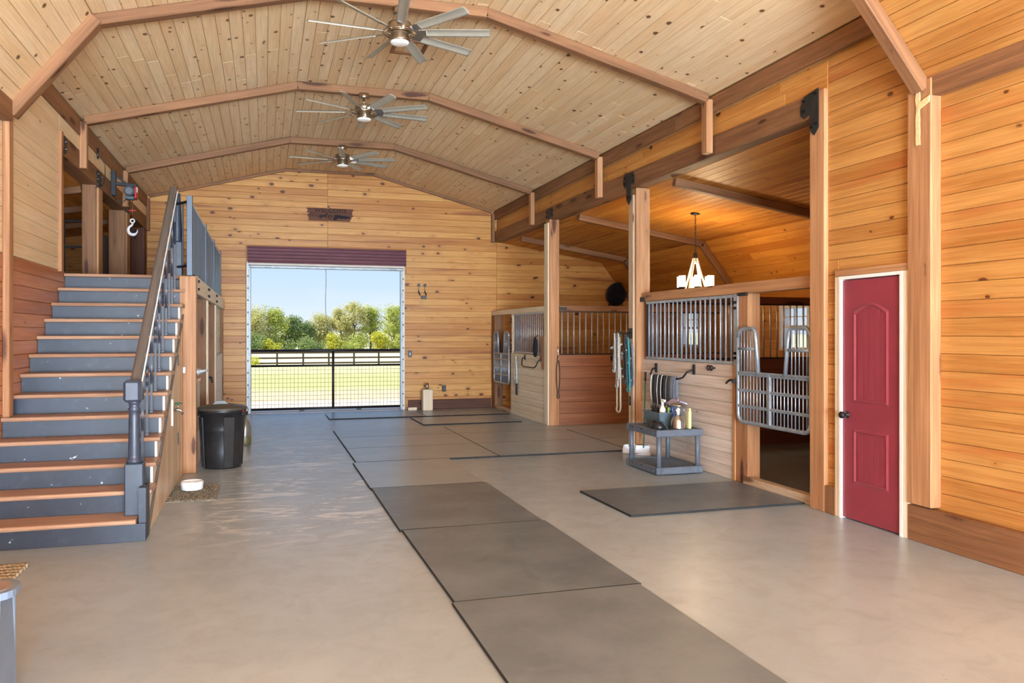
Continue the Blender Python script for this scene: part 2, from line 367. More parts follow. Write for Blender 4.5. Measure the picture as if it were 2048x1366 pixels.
    def prism(s, poly, h, F=None):
        """poly in the local xy plane, extruded along local z from 0 to h; F = 4x4 frame"""
        n = len(poly); vs = [Vector((x, y, 0)) for x, y in poly]+[Vector((x, y, h)) for x, y in poly]
        if F is not None: vs = [F @ v for v in vs]
        return s.add(vs, [tuple(range(n))[::-1], tuple(range(n, 2*n))]+[(i, (i+1) % n, n+(i+1) % n, n+i) for i in range(n)])
    def quad(s, a, b, c, d): return s.add([a, b, c, d], [(0, 1, 2, 3)])
    def mesh(s, name, mat=None, fix=True):
        me = bpy.data.meshes.new(name); me.from_pydata(s.v, [], s.f)
        me.polygons.foreach_set('use_smooth', s.sm)
        if fix and s.f and len(s.f) < 20000:
            bm = bmesh.new(); bm.from_mesh(me); bmesh.ops.remove_doubles(bm, verts=bm.verts, dist=1e-5)
            bmesh.ops.recalc_face_normals(bm, faces=bm.faces); bm.to_mesh(me); bm.free()
        if mat: me.materials.append(M[mat])
        me.update(); return me
    def build(s, name, mat, parent=None, mtx=None, fix=True):
        return link(name, s.mesh(name, mat, fix), parent, mtx)

def link(name, me, parent=None, mtx=None):
    o = bpy.data.objects.new(name, me); C.objects.link(o)
    if parent is not None: o.parent = parent
    if mtx is not None: o.matrix_basis = mtx
    return o
def tag(o, label=None, cat=None, group=None, kind=None):
    if label: o['label'] = label
    if cat: o['category'] = cat
    if group: o['group'] = group
    if kind: o['kind'] = kind
    return o
def thing(name, label, cat, loc=(0, 0, 0), rz=0, group=None, kind=None):
    o = bpy.data.objects.new(name, None); C.objects.link(o); o.location = loc; o.rotation_euler = (0, 0, rz)
    o.empty_display_size = .1
    return tag(o, label, cat, group, kind)
def T(*p): return Matrix.Translation(Vector(p))
def RZ(a): return Matrix.Rotation(a, 4, 'Z')
def frame(o, u, v):
    u = Vector(u).normalized(); v = Vector(v).normalized(); n = u.cross(v)
    m = Matrix.Identity(4)
    for i in range(3): m[i][0] = u[i]; m[i][1] = v[i]; m[i][2] = n[i]; m[i][3] = o[i]
    return m
def clip(poly, a, b, c):
    """keep a*x+b*y<=c"""
    outp = []
    for i in range(len(poly)):
        p, q = poly[i], poly[(i+1) % len(poly)]
        dp, dq = a*p[0]+b*p[1]-c, a*q[0]+b*q[1]-c
        if dp <= 0: outp.append(p)
        if (dp < 0 < dq) or (dq < 0 < dp):
            t = dp/(dp-dq); outp.append((p[0]+(q[0]-p[0])*t, p[1]+(q[1]-p[1])*t))
    return outp
def area(p): return abs(sum(p[i][0]*p[(i+1) % len(p)][1]-p[(i+1) % len(p)][0]*p[i][1] for i in range(len(p))))/2
def inset(p, d):
    n = len(p); L = []
    for i in range(n):
        a, b = p[i], p[(i+1) % n]; ex, ey = b[0]-a[0], b[1]-a[1]; l = math.hypot(ex, ey) or 1e-9
        L.append((-ey/l, ex/l, (-ey*a[0]+ex*a[1])/l+d))
    r = []
    for i in range(n):
        a1, b1, c1 = L[i-1]; a2, b2, c2 = L[i]; det = a1*b2-a2*b1
        r.append(((c1*b2-c2*b1)/det, (a1*c2-a2*c1)/det) if abs(det) > 1e-4 else p[i])
    return r
def board(parent, F, poly, th, mat, name='board', ch=.004, gap=.0012):
    """a plank: polygon (grain along x) in frame F, face at +z, chamfered face edge"""
    clean = []
    for p in poly:
        if not clean or math.hypot(p[0]-clean[-1][0], p[1]-clean[-1][1]) > .003: clean.append(p)
    if len(clean) > 2 and math.hypot(clean[0][0]-clean[-1][0], clean[0][1]-clean[-1][1]) < .003: clean.pop()
    if len(clean) < 3 or area(clean) < .0015: return None
    if sum(clean[i][0]*clean[(i+1) % len(clean)][1]-clean[(i+1) % len(clean)][0]*clean[i][1] for i in range(len(clean))) < 0: clean = clean[::-1]
    ox, oy = clean[0]; pl = [(x-ox, y-oy) for x, y in clean]
    pl = inset(pl, gap); fr = inset(pl, ch); n = len(pl)
    v = [(x, y, 0) for x, y in pl]+[(x, y, th-ch) for x, y in pl]+[(x, y, th) for x, y in fr]
    f = [tuple(range(2*n, 3*n))]
    for k in (0, n): f += [(k+i, k+(i+1) % n, k+n+(i+1) % n, k+n+i) for i in range(n)]
    me = bpy.data.meshes.new(name); me.from_pydata(v, [], f); me.materials.append(M[mat]); me.update()
    return link(name, me, parent, F @ T(ox, oy, -th))
def rows_of(parent, F, u0, u1, v0, v1, rh, mat, holes=(), cuts=(), maxlen=4.2, half=(), th=.018, seams=None, name='board', minlen=.25):
    """horizontal courses of planks with holes (ua,ub,va,vb), half planes to clip by, fixed seams or random butt joints"""
    n = max(1, round((v1-v0)/rh)); h = (v1-v0)/n
    for i in range(n):
        a, b = v0+i*h, v0+(i+1)*h
        segs = [(u0, u1, a, b)]
        for (ha, hb, va, vb) in holes:
            if b <= va+.004 or a >= vb-.004: continue
            ns = []
            for (p, q, lo, hi) in segs:
                if q <= ha or p >= hb: ns.append((p, q, lo, hi)); continue
                if p < ha: ns.append((p, ha, lo, hi))
                if q > hb: ns.append((hb, q, lo, hi))
                if lo < va-.02: ns.append((max(p, ha), min(q, hb), lo, va))
                if hi > vb+.02: ns.append((max(p, ha), min(q, hb), vb, hi))
            segs = ns
        fin = []
        for (p, q, lo, hi) in segs:
            pts = [p]
            if seams is not None:
                pts += [x for x in seams if p+.05 < x < q-.05]
            else:
                x = p+random.uniform(.35, 1)*maxlen
                while x < q-minlen*2: pts.append(x); x += random.uniform(.6, 1)*maxlen
            pts.append(q)
            fin += [(pts[k], pts[k+1], lo, hi) for k in range(len(pts)-1)]
        for (p, q, lo, hi) in fin:
            poly = [(p, lo), (q, lo), (q, hi), (p, hi)]
            for hp in half: poly = clip(poly, *hp)
            if len(poly) > 2: board(parent, F, poly, th, mat, name)
def beam(p0, p1, wdt, hgt, mat, parent=None, name='beam', up=(0, 0, 1), bev=.006, mtx=None):
    """solid timber whose local x runs p0->p1; w across, h along up"""
    p0 = Vector(p0); p1 = Vector(p1); d = p1-p0; L = d.length; u = d/L; up = Vector(up)
    if abs(u.dot(up)) > .98: up = Vector((0, 1, 0)) if abs(u.z) > .9 else Vector((0, 0, 1))
    y = up.cross(u).normalized(); z = u.cross(y)
    F = Matrix.Identity(4); mid = (p0+p1)/2
    for i in range(3): F[i][0] = u[i]; F[i][1] = y[i]; F[i][2] = z[i]; F[i][3] = mid[i]
    return MB().box((0, 0, 0), (L, wdt, hgt), bev=bev).build(name, mat, parent, F)
def post(x0, x1, y0, y1, z0, z1, mat, parent=None, name='post', bev=.006):
    """axis aligned timber with the grain along its longest side"""
    d = (x1-x0, y1-y0, z1-z0); c = ((x0+x1)/2, (y0+y1)/2, (z0+z1)/2); k = d.index(max(d))
    if k == 2: F = frame(c, (0, 0, 1), (1, 0, 0)); dd = (d[2], d[0], d[1])
    elif k == 1: F = frame(c, (0, 1, 0), (0, 0, 1)); dd = (d[1], d[2], d[0])
    else: F = frame(c, (1, 0, 0), (0, 0, 1)); dd = (d[0], d[2], d[1])
    return MB().box((0, 0, 0), dd, bev=bev).build(name, mat, parent, F)
def bx(name, x0, x1, y0, y1, z0, z1, mat, parent=None, bev=0):
    c = ((x0+x1)/2, (y0+y1)/2, (z0+z1)/2)
    return MB().box((0, 0, 0), (x1-x0, y1-y0, z1-z0), bev=bev).build(name, mat, parent, T(*c))
def copies(me, name, parent, locs, rots=None):
    r = []
    for i, p in enumerate(locs):
        o = link(name, me, parent); o.location = p
        if rots: o.rotation_euler = rots[i]
        r.append(o)
    return r
def dup(root, loc, rz=None, label=None):
    r = root.copy(); C.objects.link(r); r.location = loc
    if rz is not None: r.rotation_euler = (0, 0, rz)
    if label: r['label'] = label
    for ch in list(root.children):
        c = ch.copy(); C.objects.link(c); c.parent = r
        for g in ch.children:
            d = g.copy(); C.objects.link(d); d.parent = c
    return r

# ------------------------------------------------------------------ the shell
XL, XR, YF = -2.12, 4.66, 16.6
ZE, ZT, KL, KR = 4.165, 4.82, .40, 2.13
T0, T1, T2, T3 = 4.9, 7.83, 10.83, 13.9
SL = (ZT-ZE)/(KL-XL); SR = (ZT-ZE)/(XR-KR)
LZ = 2.236                       # loft floor
def zceil(x): return min(ZT, ZE+(x-XL)*SL, ZE+(XR-x)*SR)

floor = tag(MB().box((1.3, 4.3, -.1), (14.2, 26, .2)).build('floor', 'concrete'), 'smooth tan concrete slab floor of the barn aisle', 'floor', kind='structure')
# rising and falling pasture beyond the doorway
gp = [(17.3, -.02), (22, -.12), (45, -.62), (70, -1.2), (95, -1.1), (125, -.85), (170, -.6), (400, 2)]
mb = MB()
for i in range(len(gp)-1):
    for j in range(-8, 8):
        mb.quad((j*30, gp[i][0], gp[i][1]), (j*30+30, gp[i][0], gp[i][1]), (j*30+30, gp[i+1][0], gp[i+1][1]), (j*30, gp[i+1][0], gp[i+1][1]))
for j in range(-8, 8):
    mb.quad((j*30, -80, -.25), (j*30+30, -80, -.25), (j*30+30, 17.3, -.22), (j*30, 17.3, -.22))
tag(mb.build('ground', 'pasture'), 'dry yellow pasture grass and dirt beyond the far doorway', 'ground', kind='structure')

# ---- far wall
wf = MB()
def wbox(m, x0, x1, y0, y1, z0, z1): m.box(((x0+x1)/2, (y0+y1)/2, (z0+z1)/2), (x1-x0, y1-y0, z1-z0))
wbox(wf, -5.5, -.33, YF+.03, YF+.2, -.1, 5); wbox(wf, 2.72, 8.2, YF+.03, YF+.2, -.1, 5); wbox(wf, -.33, 2.72, YF+.03, YF+.2, 3.0, 5)
wall_far = tag(wf.build('wall_far', 'light_shell'), 'knotty pine plank gable wall around the far doorway', 'wall', kind='structure')
FF = frame((0, YF, 0), (1, 0, 0), (0, 0, 1))
hl = (-SL, 1, ZE-XL*SL-.005); hr = (SR, 1, ZE+XR*SR-.005)
rows_of(wall_far, FF, XL, 4.73, 0, 4.83, .127, 'pine_wall', holes=[(-.345, 2.735, -1, 2.9), (-.345, 2.79, 2.9, 3.26)], half=[hl, hr, (0, 1, ZT)], seams=[1.21])
rows_of(wall_far, FF, 4.73, 8.0, 0, 3.56, .127, 'pine_wall', half=[(.158, 1, 3.5+.158*4.86), (1.28, 1, 3.138+1.28*7.15)], seams=[])
rows_of(wall_far, FF, -5.35, XL, LZ, 3.6, .127, 'pine_wall', half=[(-.158, 1, 3.53+.158*2.3)], seams=[])

# ---- right wall (door wall, front wall) and the band above the stalls
wr = MB()
wbox(wr, 4.77, 4.9, T0, 5.08, 0, 4.3); wbox(wr, 4.77, 4.9, 5.83, 6.0, 0, 4.3); wbox(wr, 4.77, 4.9, 5.08, 5.83, 2.05, 4.3)
wbox(wr, 4.82, 5.0, -8.3, T0, -.05, 3.6); wbox(wr, 4.74, 4.86, 6.0, YF, 3.74, 4.4); wbox(wr, 4.9, 4.96, 5.0, 5.9, 0, 2.1)
wall_right = tag(wr.build('wall_right', 'light_shell'), 'honey pine plank wall around the red door', 'wall', kind='structure')
FR = frame((4.74, 0, 0), (0, -1, 0), (0, 0, 1))
rows_of(wall_right, FR, -6.02, -T0, .0, 4.16, .128, 'pine_honey', holes=[(-5.86, -5.05, -1, 2.085)], seams=[])
FR2 = frame((4.78, 0, 0), (0, -1, 0), (0, 0, 1))
rows_of(wall_right, FR2, -T0, -1.2, 0, 3.36, .1285, 'pine_honey', seams=[])
FR3 = frame((4.735, 0, 0), (0, -1, 0), (0, 0, 1))
rows_of(wall_right, FR3, -YF, -6.0, 3.72, 3.98, .13, 'pine_wall', maxlen=4.8)

# ---- left wall
wl = MB()
wbox(wl, -2.3, -2.16, -8.3, 9.75, -.05, 4.3); wbox(wl, -2.3, -2.16, 9.7, 10.06, -.05, LZ-.01); wbox(wl, -2.3, -2.16, 9.7, YF, 3.72, 4.4)
wall_left = tag(wl.build('wall_left', 'light_shell'), 'pine plank wall beside the staircase, pale above and reddish below', 'wall', kind='structure')
FL = frame((XL, 0, 0), (0, 1, 0), (0, 0, 1))
rows_of(wall_left, FL, 7.9, 9.8, LZ+.02, 3.94, .128, 'pine_wall_sheen', seams=[])
rows_of(wall_left, FL, 7.9, 10.06, 0, LZ+.02, .128, 'pine_wall_unlit', seams=[])
rows_of(wall_left, FL, 1.5, 7.9, LZ+.02, 3.42, .128, 'pine_wall_sheen', seams=[])
rows_of(wall_left, FL, 1.5, 7.9, 0, LZ+.02, .128, 'pine_wall_unlit', seams=[])
rows_of(wall_left, FL, 9.8, YF, 3.765, 3.94, .175, 'pine_wall_sheen', maxlen=4.8)

# ---- rear wall with its own wide open doorway behind the camera
wb = MB()
wbox(wb, -2.6, -1.2, -8.5, -8.3, 0, 5); wbox(wb, 3.9, 5.1, -8.5, -8.3, 0, 5); wbox(wb, -1.2, 3.9, -8.5, -8.3, 3.6, 5)
tag(wb.build('wall_rear', 'light_shell'), 'plain pine wall with an open doorway behind the camera', 'wall', kind='structure')

# ---- ceiling: backing sheets + planks that run the length of the barn
XS0, ZS0, XS1, ZS1 = XL, 3.42, XL+.69, ZE+.69*SL          # low left eave in front of T1
XQ0, ZQ0, XQ1, ZQ1 = 4.74, 3.43, XR-.69, ZE+.69*SR        # low right eave in front of T0
cb = MB()
def sheet(m, a, b, y0, y1, t=.06):
    (xa, za), (xb, zb) = a, b; d = Vector((xb-xa, 0, zb-za)).normalized(); n = Vector((-d.z, 0, d.x)); xa -= d.x*.06; za -= d.z*.06; xb += d.x*.06; zb += d.z*.06; a, b = (xa, za), (xb, zb)
    o1 = n*.022; o2 = n*(.022+t)
    P = [Vector((x, y, z)) for (x, z) in (a, b) for y in (y0, y1)]
    m.add([p+o1 for p in P]+[p+o2 for p in P], [(0, 1, 3, 2), (4, 6, 7, 5), (0, 2, 6, 4), (1, 5, 7, 3), (0, 4, 5, 1), (2, 3, 7, 6)])
sheet(cb, (XL-.1, ZE-.1*SL), (KL, ZT), T1, YF+.1); sheet(cb, (XS1, ZS1), (KL, ZT), -8.4, T1); sheet(cb, (XS0-.05, ZS0-.06), (XS1, ZS1), -8.4, T1)
sheet(cb, (KL, ZT), (KR, ZT), -8.4, YF+.1)
sheet(cb, (KR, ZT), (XR+.1, ZE-.1*SR), T0, YF+.1); sheet(cb, (KR, ZT), (XQ1, ZQ1), -8.4, T0); sheet(cb, (XQ1, ZQ1), (XQ0+.06, ZQ0-.07), -8.4, T0)
F1 = frame((0, T1+.01, 0), (1, 0, 0), (0, 0, 1))
cb.prism([(XL-.06, ZS0), (XS1, ZS1), (XL-.06, ZE)], -.05, F1)
F0 = frame((0, T0+.01, 0), (1, 0, 0), (0, 0, 1))
cb.prism([(XQ0+.1, ZQ0), (XQ0+.1, ZE+.02), (XQ1, ZQ1)], -.05, F0)
ceiling = tag(cb.build('ceiling', 'light_shell'), 'pale knotty pine plank ceiling of the main aisle', 'ceiling', kind='structure')
def ceil_rows(par, a, b, y0, y1, mat, rh=.125, maxlen=4.9, **k):
    (xa, za), (xb, zb) = a, b; F = frame((xa, 0, za), (0, 1, 0), (xb-xa, 0, zb-za)); L = math.hypot(xb-xa, zb-za)
    rows_of(par, F, y0, y1, 0, L, rh, mat, maxlen=maxlen, **k)
ceil_rows(ceiling, (XL, ZE), (XS1, ZS1), T1, YF, 'pine_ceiling')
ceil_rows(ceiling, (XS1, ZS1), (KL, ZT), 2.6, YF, 'pine_ceiling')
ceil_rows(ceiling, (KL, ZT), (KR, ZT), 2.6, YF, 'pine_ceiling')
ceil_rows(ceiling, (KR, ZT), (XQ1, ZQ1), 1.5, YF, 'pine_ceiling')
ceil_rows(ceiling, (XQ1, ZQ1), (XR, ZE), T0, YF, 'pine_ceiling')
ceil_rows(ceiling, (XS0, ZS0), (XS1, ZS1), 4.2, T1, 'pine_ceiling', seams=[])
ceil_rows(ceiling, (XQ1, ZQ1), (XQ0, ZQ0), 1.2, T0, 'pine_honey', seams=[])

# ---- stall wing on the right: ceiling, outer wall, end wall
SZ0, SXK, SZK, SXO, SZO = 3.50, 7.15, 3.138, 8.0, 2.05
cs = MB(); sheet(cs, (4.8, SZ0+.01), (SXK, SZK), 5.9, YF+.1); sheet(cs, (SXK, SZK), (SXO-.03, SZO+.04), 5.9, YF+.1)
ceil_st = tag(cs.build('ceiling_stalls', 'light_shell'), 'amber pine plank ceiling sloping down over the stalls', 'ceiling', kind='structure')
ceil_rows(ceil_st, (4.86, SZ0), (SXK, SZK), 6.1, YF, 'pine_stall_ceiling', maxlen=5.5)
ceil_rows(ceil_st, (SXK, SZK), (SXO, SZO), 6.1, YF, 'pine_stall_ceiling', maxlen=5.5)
WINS = [(10.57, 11.32), (13.86, 14.60)]; WZ0, WZ1 = 1.30, 2.02
wo = MB()
ys = [5.9]+[y for p in WINS for y in p]+[YF+.2]
for k in range(0, len(ys), 2): wbox(wo, 8.03, 8.2, ys[k], ys[k+1], 0, 2.3)
for a, b in WINS: wbox(wo, 8.03, 8.2, a, b, 0, WZ0); wbox(wo, 8.03, 8.2, a, b, WZ1, 2.3)
wall_out = tag(wo.build('wall_stalls', 'light_shell'), 'pine plank outer wall of the stalls with two windows', 'wall', kind='structure')
FO = frame((SXO, 0, 0), (0, -1, 0), (0, 0, 1))
rows_of(wall_out, FO, -YF, -6.2, 0, 2.06, .147, 'pine_honey', holes=[(-b, -a, WZ0, WZ1) for a, b in WINS], maxlen=5)
we = MB(); wbox(we, 4.9, 8.2, 5.95, 6.1, 0, 3.7)
wall_end = tag(we.build('wall_stall_end', 'stall_inner_board'), 'dark plank end wall of the near stall', 'wall', kind='structure')
for i, (a, b) in enumerate(WINS):
    wn = thing('window_%d' % (i+1), ['white double-hung window with muntins behind the near stall', 'white double-hung window seen through the front bar grille'][i], 'window', kind='structure')
    for (y0, y1, z0, z1) in ((a-.0, a+.05, WZ0, WZ1), (b-.05, b, WZ0, WZ1), (a+.051, b-.051, WZ1-.05, WZ1), (a+.051, b-.051, WZ0, WZ0+.05)):
        bx('window_frame', 8.0, 8.16, y0, y1, z0, z1, 'vinyl_white', wn)
    zm = (WZ0+WZ1)/2+.02
    bx('sash_rail', 8.07, 8.12, a+.05, b-.05, zm-.02, zm+.02, 'vinyl_white', wn)
    bx('pane', 8.10, 8.105, a+.05, b-.05, zm, WZ1-.05, 'window_glass', wn); bx('pane', 8.08, 8.085, a+.05, b-.05, WZ0+.05, zm, 'window_glass', wn)
    for q in (1, 2): bx('muntin', 8.085, 8.115, a+.05+(b-a-.1)*q/3-.008, a+.05+(b-a-.1)*q/3+.008, zm, WZ1-.05, 'vinyl_white', wn)
    bx('muntin', 8.085, 8.115, a+.05, b-.05, (zm+WZ1)/2-.02, (zm+WZ1)/2-.004, 'vinyl_white', wn)

# ---- loft on the left: floor, ceiling, side wall; wall below it
lf = MB(); wbox(lf, -5.4, -.82, 10.06, YF+.1, LZ-.2, LZ-.03)
floor_loft = tag(lf.build('floor_loft', 'plywood'), 'plywood loft floor at the top of the stairs', 'floor', kind='structure')
ll = MB(); sheet(ll, (-5.45, 3.0), (-2.2, 3.55), 9.0, YF+.1); wbox(ll, -5.5, -5.35, 9.0, YF+.1, 2, 3.3); wbox(ll, -5.5, -2.2, 8.9, 9.0, 2, 3.8)
ceil_loft = tag(ll.build('ceiling_loft', 'light_shell'), 'amber plank ceiling sloping over the loft', 'ceiling', kind='structure')
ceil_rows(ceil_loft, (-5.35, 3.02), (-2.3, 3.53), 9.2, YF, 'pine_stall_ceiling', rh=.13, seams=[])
for y in (10.45, 11.95, 13.45, 15.0):
    tag(beam((-5.3, y, 2.98), (-2.32, y, 3.48), .07, .09, 'fir_beam', name='loft_rafter'),
        {10.45: 'nearest brown rafter under the loft ceiling behind the first post', 11.95: 'second brown rafter under the loft ceiling behind the first post',
         13.45: 'third brown rafter under the loft ceiling', 15.0: 'farthest brown rafter under the loft ceiling'}[y], 'rafter', 'loft rafters')
wu = MB(); wbox(wu, -2.5, -2.3, 9.75, YF+.1, 0, LZ-.2)
wall_under = tag(wu.build('wall_under_loft', 'stall_inner_board'), 'dark plank wall under the loft', 'wall', kind='structure')

# ------------------------------------------------------------------ timber frame
def plate(parent, poly, F, bolts, th=.008):
    """iron connector plate (polygon in frame F, face along +z) with bolt heads as sub-parts"""
    p = MB().prism(poly, th, F).build('connector_plate', 'plate_iron', parent)
    bm_ = MB().cyl((0, 0, 0), (0, 0, .016), .016, .012, 6, smooth=False).mesh('bolt', 'bolt_iron')
    for (x, y) in bolts: link('bolt', bm_, p, F @ T(x, y, th))
    return p
def truss(name, label, Y, left_low=False, right_low=False, w_=.11, h_=.10):
    t = thing(name, label, 'truss', group='ceiling trusses')
    o = h_/2+.002
    a = (XS1, ZS1) if left_low else (XL+.04, zceil(XL+.04)); b = (XQ1, ZQ1) if right_low else (XR-.04, zceil(XR-.04))
    pts = [a, (KL, ZT), (KR, ZT), b]
    if left_low: pts.insert(0, (XS0+.06, ZS0+.06*1.34))
    if right_low: pts.append((XQ0-.0, ZQ0-.0))
    for i in range(len(pts)-1):
        (x0, z0), (x1, z1) = pts[i], pts[i+1]
        d = Vector((x1-x0, 0, z1-z0)).normalized(); n = Vector((d.z, 0, -d.x))*o
        beam((x0+n.x, Y, z0+n.z), (x1+n.x, Y, z1+n.z), w_, h_, 'fir_beam', t, 'rafter')
    return t
tr0 = truss('roof_truss', 'nearest gambrel truss whose steep brown leg meets the corner post at right', T0, True, True)
tr1 = truss('roof_truss', 'brown ceiling truss above the nearest fan', T1)
tr2 = truss('roof_truss', 'brown ceiling truss above the middle fan', T2)
tr3 = truss('roof_truss', 'brown ceiling truss above the farthest fan', T3)
trE = truss('gable_trim', 'brown trim following the roofline of the far gable wall', YF-.03, w_=.05, h_=.05)
trE['category'] = 'trim'; del trE['group']
for c in trE.children: c.name = 'trim_board'
beam((XS0+.05, T1-.005, ZS0+.02), (XS1+.03, T1-.005, ZS1-.03), .14, .12, 'fir_beam', tr1, 'knee_rafter')
for t, y in ((tr1, T1), (tr2, T2), (tr3, T3)):
    post(4.58, 4.66, y-.055, y+.055, 3.53, ZE-.05, 'fir_post', t, 'stub_post')
    if t is not tr1: post(XL+.0, XL+.08, y-.055, y+.055, 3.55, ZE-.05, 'fir_post', t, 'stub_post')
post(4.60, 4.66, YF-.1, YF-.02, 3.5, ZE-.06, 'fir_beam', trE, 'trim_board'); post(XL, XL+.06, YF-.1, YF-.02, 3.5, ZE-.06, 'fir_beam', trE, 'trim_board')

led = thing('ledger_beam', 'long reddish ledger board along the top of the right wall', 'beam')
for a, b in ((T0+.06, 8.6), (8.6, 12.9), (12.9, YF)): post(4.66, 4.70, a, b, 3.98, ZE-.01, 'fir_beam', led, 'ledger_board')
led = thing('ledger_beam', 'long reddish ledger board along the top of the left wall', 'beam')
for a, b in ((T1+.06, 12.0), (12.0, YF)): post(XL-.03, XL+.015, a, b, 3.94, ZE-.01, 'fir_beam', led, 'ledger_board')
hd = thing('header_beam', 'heavy header beam carried by the posts of the right stalls', 'beam')
for a, b in ((9.86, 13.04), (13.04, YF)): post(4.66, 4.86, a, b, 3.505, 3.725, 'fir_beam', hd, 'timber')
beam((4.80, 6.2, 3.615), (4.76, 9.86, 3.615), .2, .22, 'fir_beam', hd, 'timber')
FP = lambda y, z, x=4.658: frame((x, y, z), (0, -1, 0), (0, 0, 1))
tee = [(-.17, -.02), (-.17, -.09), (-.13, -.125), (-.075, -.09), (-.075, -.3), (0, -.37), (.075, -.3), (.075, -.09), (.13, -.125), (.17, -.09), (.17, -.02), (.13, .05), (-.13, .05)]
for y in (9.89, 13.04): plate(hd, tee, FP(y, 3.66), [(-.12, 0), (.12, 0), (-.13, -.07), (.13, -.07), (-.04, -.27), (.04, -.27)])
hd2 = thing('header_beam', 'heavy header beam above the loft openings in the left wall', 'beam')
for a, b in ((9.86, 11.92), (11.92, 14.24), (14.24, YF)): post(XL-.2, XL+.005, a, b, 3.53, 3.765, 'fir_beam', hd2, 'timber')
FPL = lambda y, z, x=XL+.006: frame((x, y, z), (0, 1, 0), (0, 0, 1))
ell = [(-.08, .09), (-.08, -.32), (-.02, -.4), (.05, -.32), (.05, -.1), (.17, -.1), (.21, -.03), (.21, .04), (.17, .09)]
plate(hd2, ell, FPL(9.88, 3.66), [(-.03, .04), (.13, .03), (.13, -.05), (-.02, -.1), (-.02, -.26)])
for y in (11.95, 14.28): plate(hd2, tee, FPL(y, 3.68), [(-.12, 0), (.12, 0), (-.13, -.07), (.13, -.07), (0, -.27)])
tag(post(4.70, 4.80, 1.2, T0-.05, 3.325, 3.475, 'fir_beam', name='eave_beam'), 'brown eave beam under the sloped ceiling at top right', 'beam')
tag(post(XL, XL+.09, 1.5, T1-.06, 3.36, 3.54, 'fir_beam', name='eave_beam'), 'brown eave beam under the sloped ceiling at top left', 'beam')

# posts
p = thing('timber_post', 'knotty post at the corner right of the red door with pale filler at its top', 'post')
post(4.69, 4.83, T0-.10, T0+.13, 0.28, 3.46, 'fir_post', p, 'post_timber')
mb = MB(); random.seed(3)
F = frame((4.688, T0+.02, 0), (0, -1, 0), (0, 0, 1))
def blob(cx, z0, z1, w_): 
    L = [(cx-w_*(.6+.5*random.random()), z0+(z1-z0)*k/9) for k in range(10)]; Rr = [(cx+w_*(.6+.5*random.random()), z0+(z1-z0)*k/9) for k in range(10)]
    return L[::-1]+Rr
mb.prism(blob(0, 2.98, 3.42, .022), .006, F); mb.prism([(0, 3.24), (.11, 3.28), (.115, 3.325), (.06, 3.31), (.012, 3.29)], .009, F)
mb.build('wood_filler', 'foam_filler', p)
p = thing('timber_post', 'square post with a black iron corner plate between stall gate and red door', 'post')
post(4.70, 4.92, 6.0, 6.2, 0, 3.73, 'fir_post', p, 'post_timber')
plate(p, [(-.19, -.02), (-.19, -.1), (-.14, -.14), (-.06, -.11), (-.06, -.26), (0, -.32), (.06, -.26), (.06, .09), (-.14, .06)], FP(6.13, 3.66, 4.698), [(-.14, .02), (.02, .05), (-.14, -.07), (.03, -.22), (-.03, -.24)])
p = thing('timber_post', 'square post with bleached edge where halters hang', 'post')
post(4.72, 4.92, 9.8, 9.98, 0, 3.51, 'fir_post', p, 'post_timber'); post(4.69, 4.72, 9.84, 9.98, 0, 3.42, 'weathered_post', p, 'cover_board')
p = thing('timber_post', 'tall square post between the far stall and the open bay', 'post')
post(4.62, 4.80, 12.95, 13.13, 0, 3.51, 'fir_post', p, 'post_timber'); post(4.595, 4.62, 12.96, 13.15, 0, 3.45, 'pale_board', p, 'cover_board')
for a, b, lab in ((11.80, 12.04, 'first reddish loft post beside the winch arm'), (14.12, 14.36, 'second reddish loft post below the hanging hook'), (16.3, 16.55, 'dark loft post in the corner at the far gable wall')):
    p = thing('timber_post', lab, 'post', group='loft posts')
    post(XL-(.17 if a < 14 else .24), XL-.0, a, b, LZ, 3.53, 'fir_dark' if a > 16 else 'fir_beam', p, 'post_timber')
    if a < 16: post(XL+.0, XL+.03, a+.01, b+.04, LZ, 3.5, 'fir_post', p, 'cover_board')
tag(post(XL-.16, XL+.03, 9.76, 9.86, LZ, 3.765, 'fir_post', name='jamb_post'), 'pale jamb at the near side of the loft opening', 'post')
p = thing('timber_post', 'slim brown post on the left wall below the steep truss leg', 'post')
post(XL, XL+.055, T1-.03, T1+.09, .86, 3.45, 'fir_post', p, 'post_timber')

# stall rafters
for y, lab in ((9.02, 'near dark rafter crossing the stall ceiling'), (12.22, 'dark rafter of the stall ceiling behind the chandelier'), (15.3, 'far dark rafter of the stall ceiling near the gable wall')):
    t = thing('stall_rafter', lab, 'rafter', group='stall rafters')
    beam((4.86, y, SZ0-.05), (SXK-.03, y, SZK-.05), .09, .1, 'fir_beam', t, 'rafter')
    beam((SXK-.05, y, SZK-.05), (SXO-.05, y, SZO-.02), .09, .1, 'fir_beam', t, 'knee_rafter')

# baseboards, door trim
tag(post(4.70, 4.76, 2.0, T0+.14, 0, .27, 'fir_beam', name='baseboard_right'), 'wide brown baseboard along the front right wall', 'baseboard', kind='structure')
tag(post(4.70, 4.74, 5.86, 6.0, 0, .24, 'fir_beam', name='baseboard_door'), 'short brown baseboard left of the red door', 'baseboard', kind='structure')
tag(post(2.83, 4.6, YF-.03, YF, 0, .2, 'fir_dark', name='baseboard_far'), 'dark brown baseboard along the far wall', 'baseboard', kind='structure')

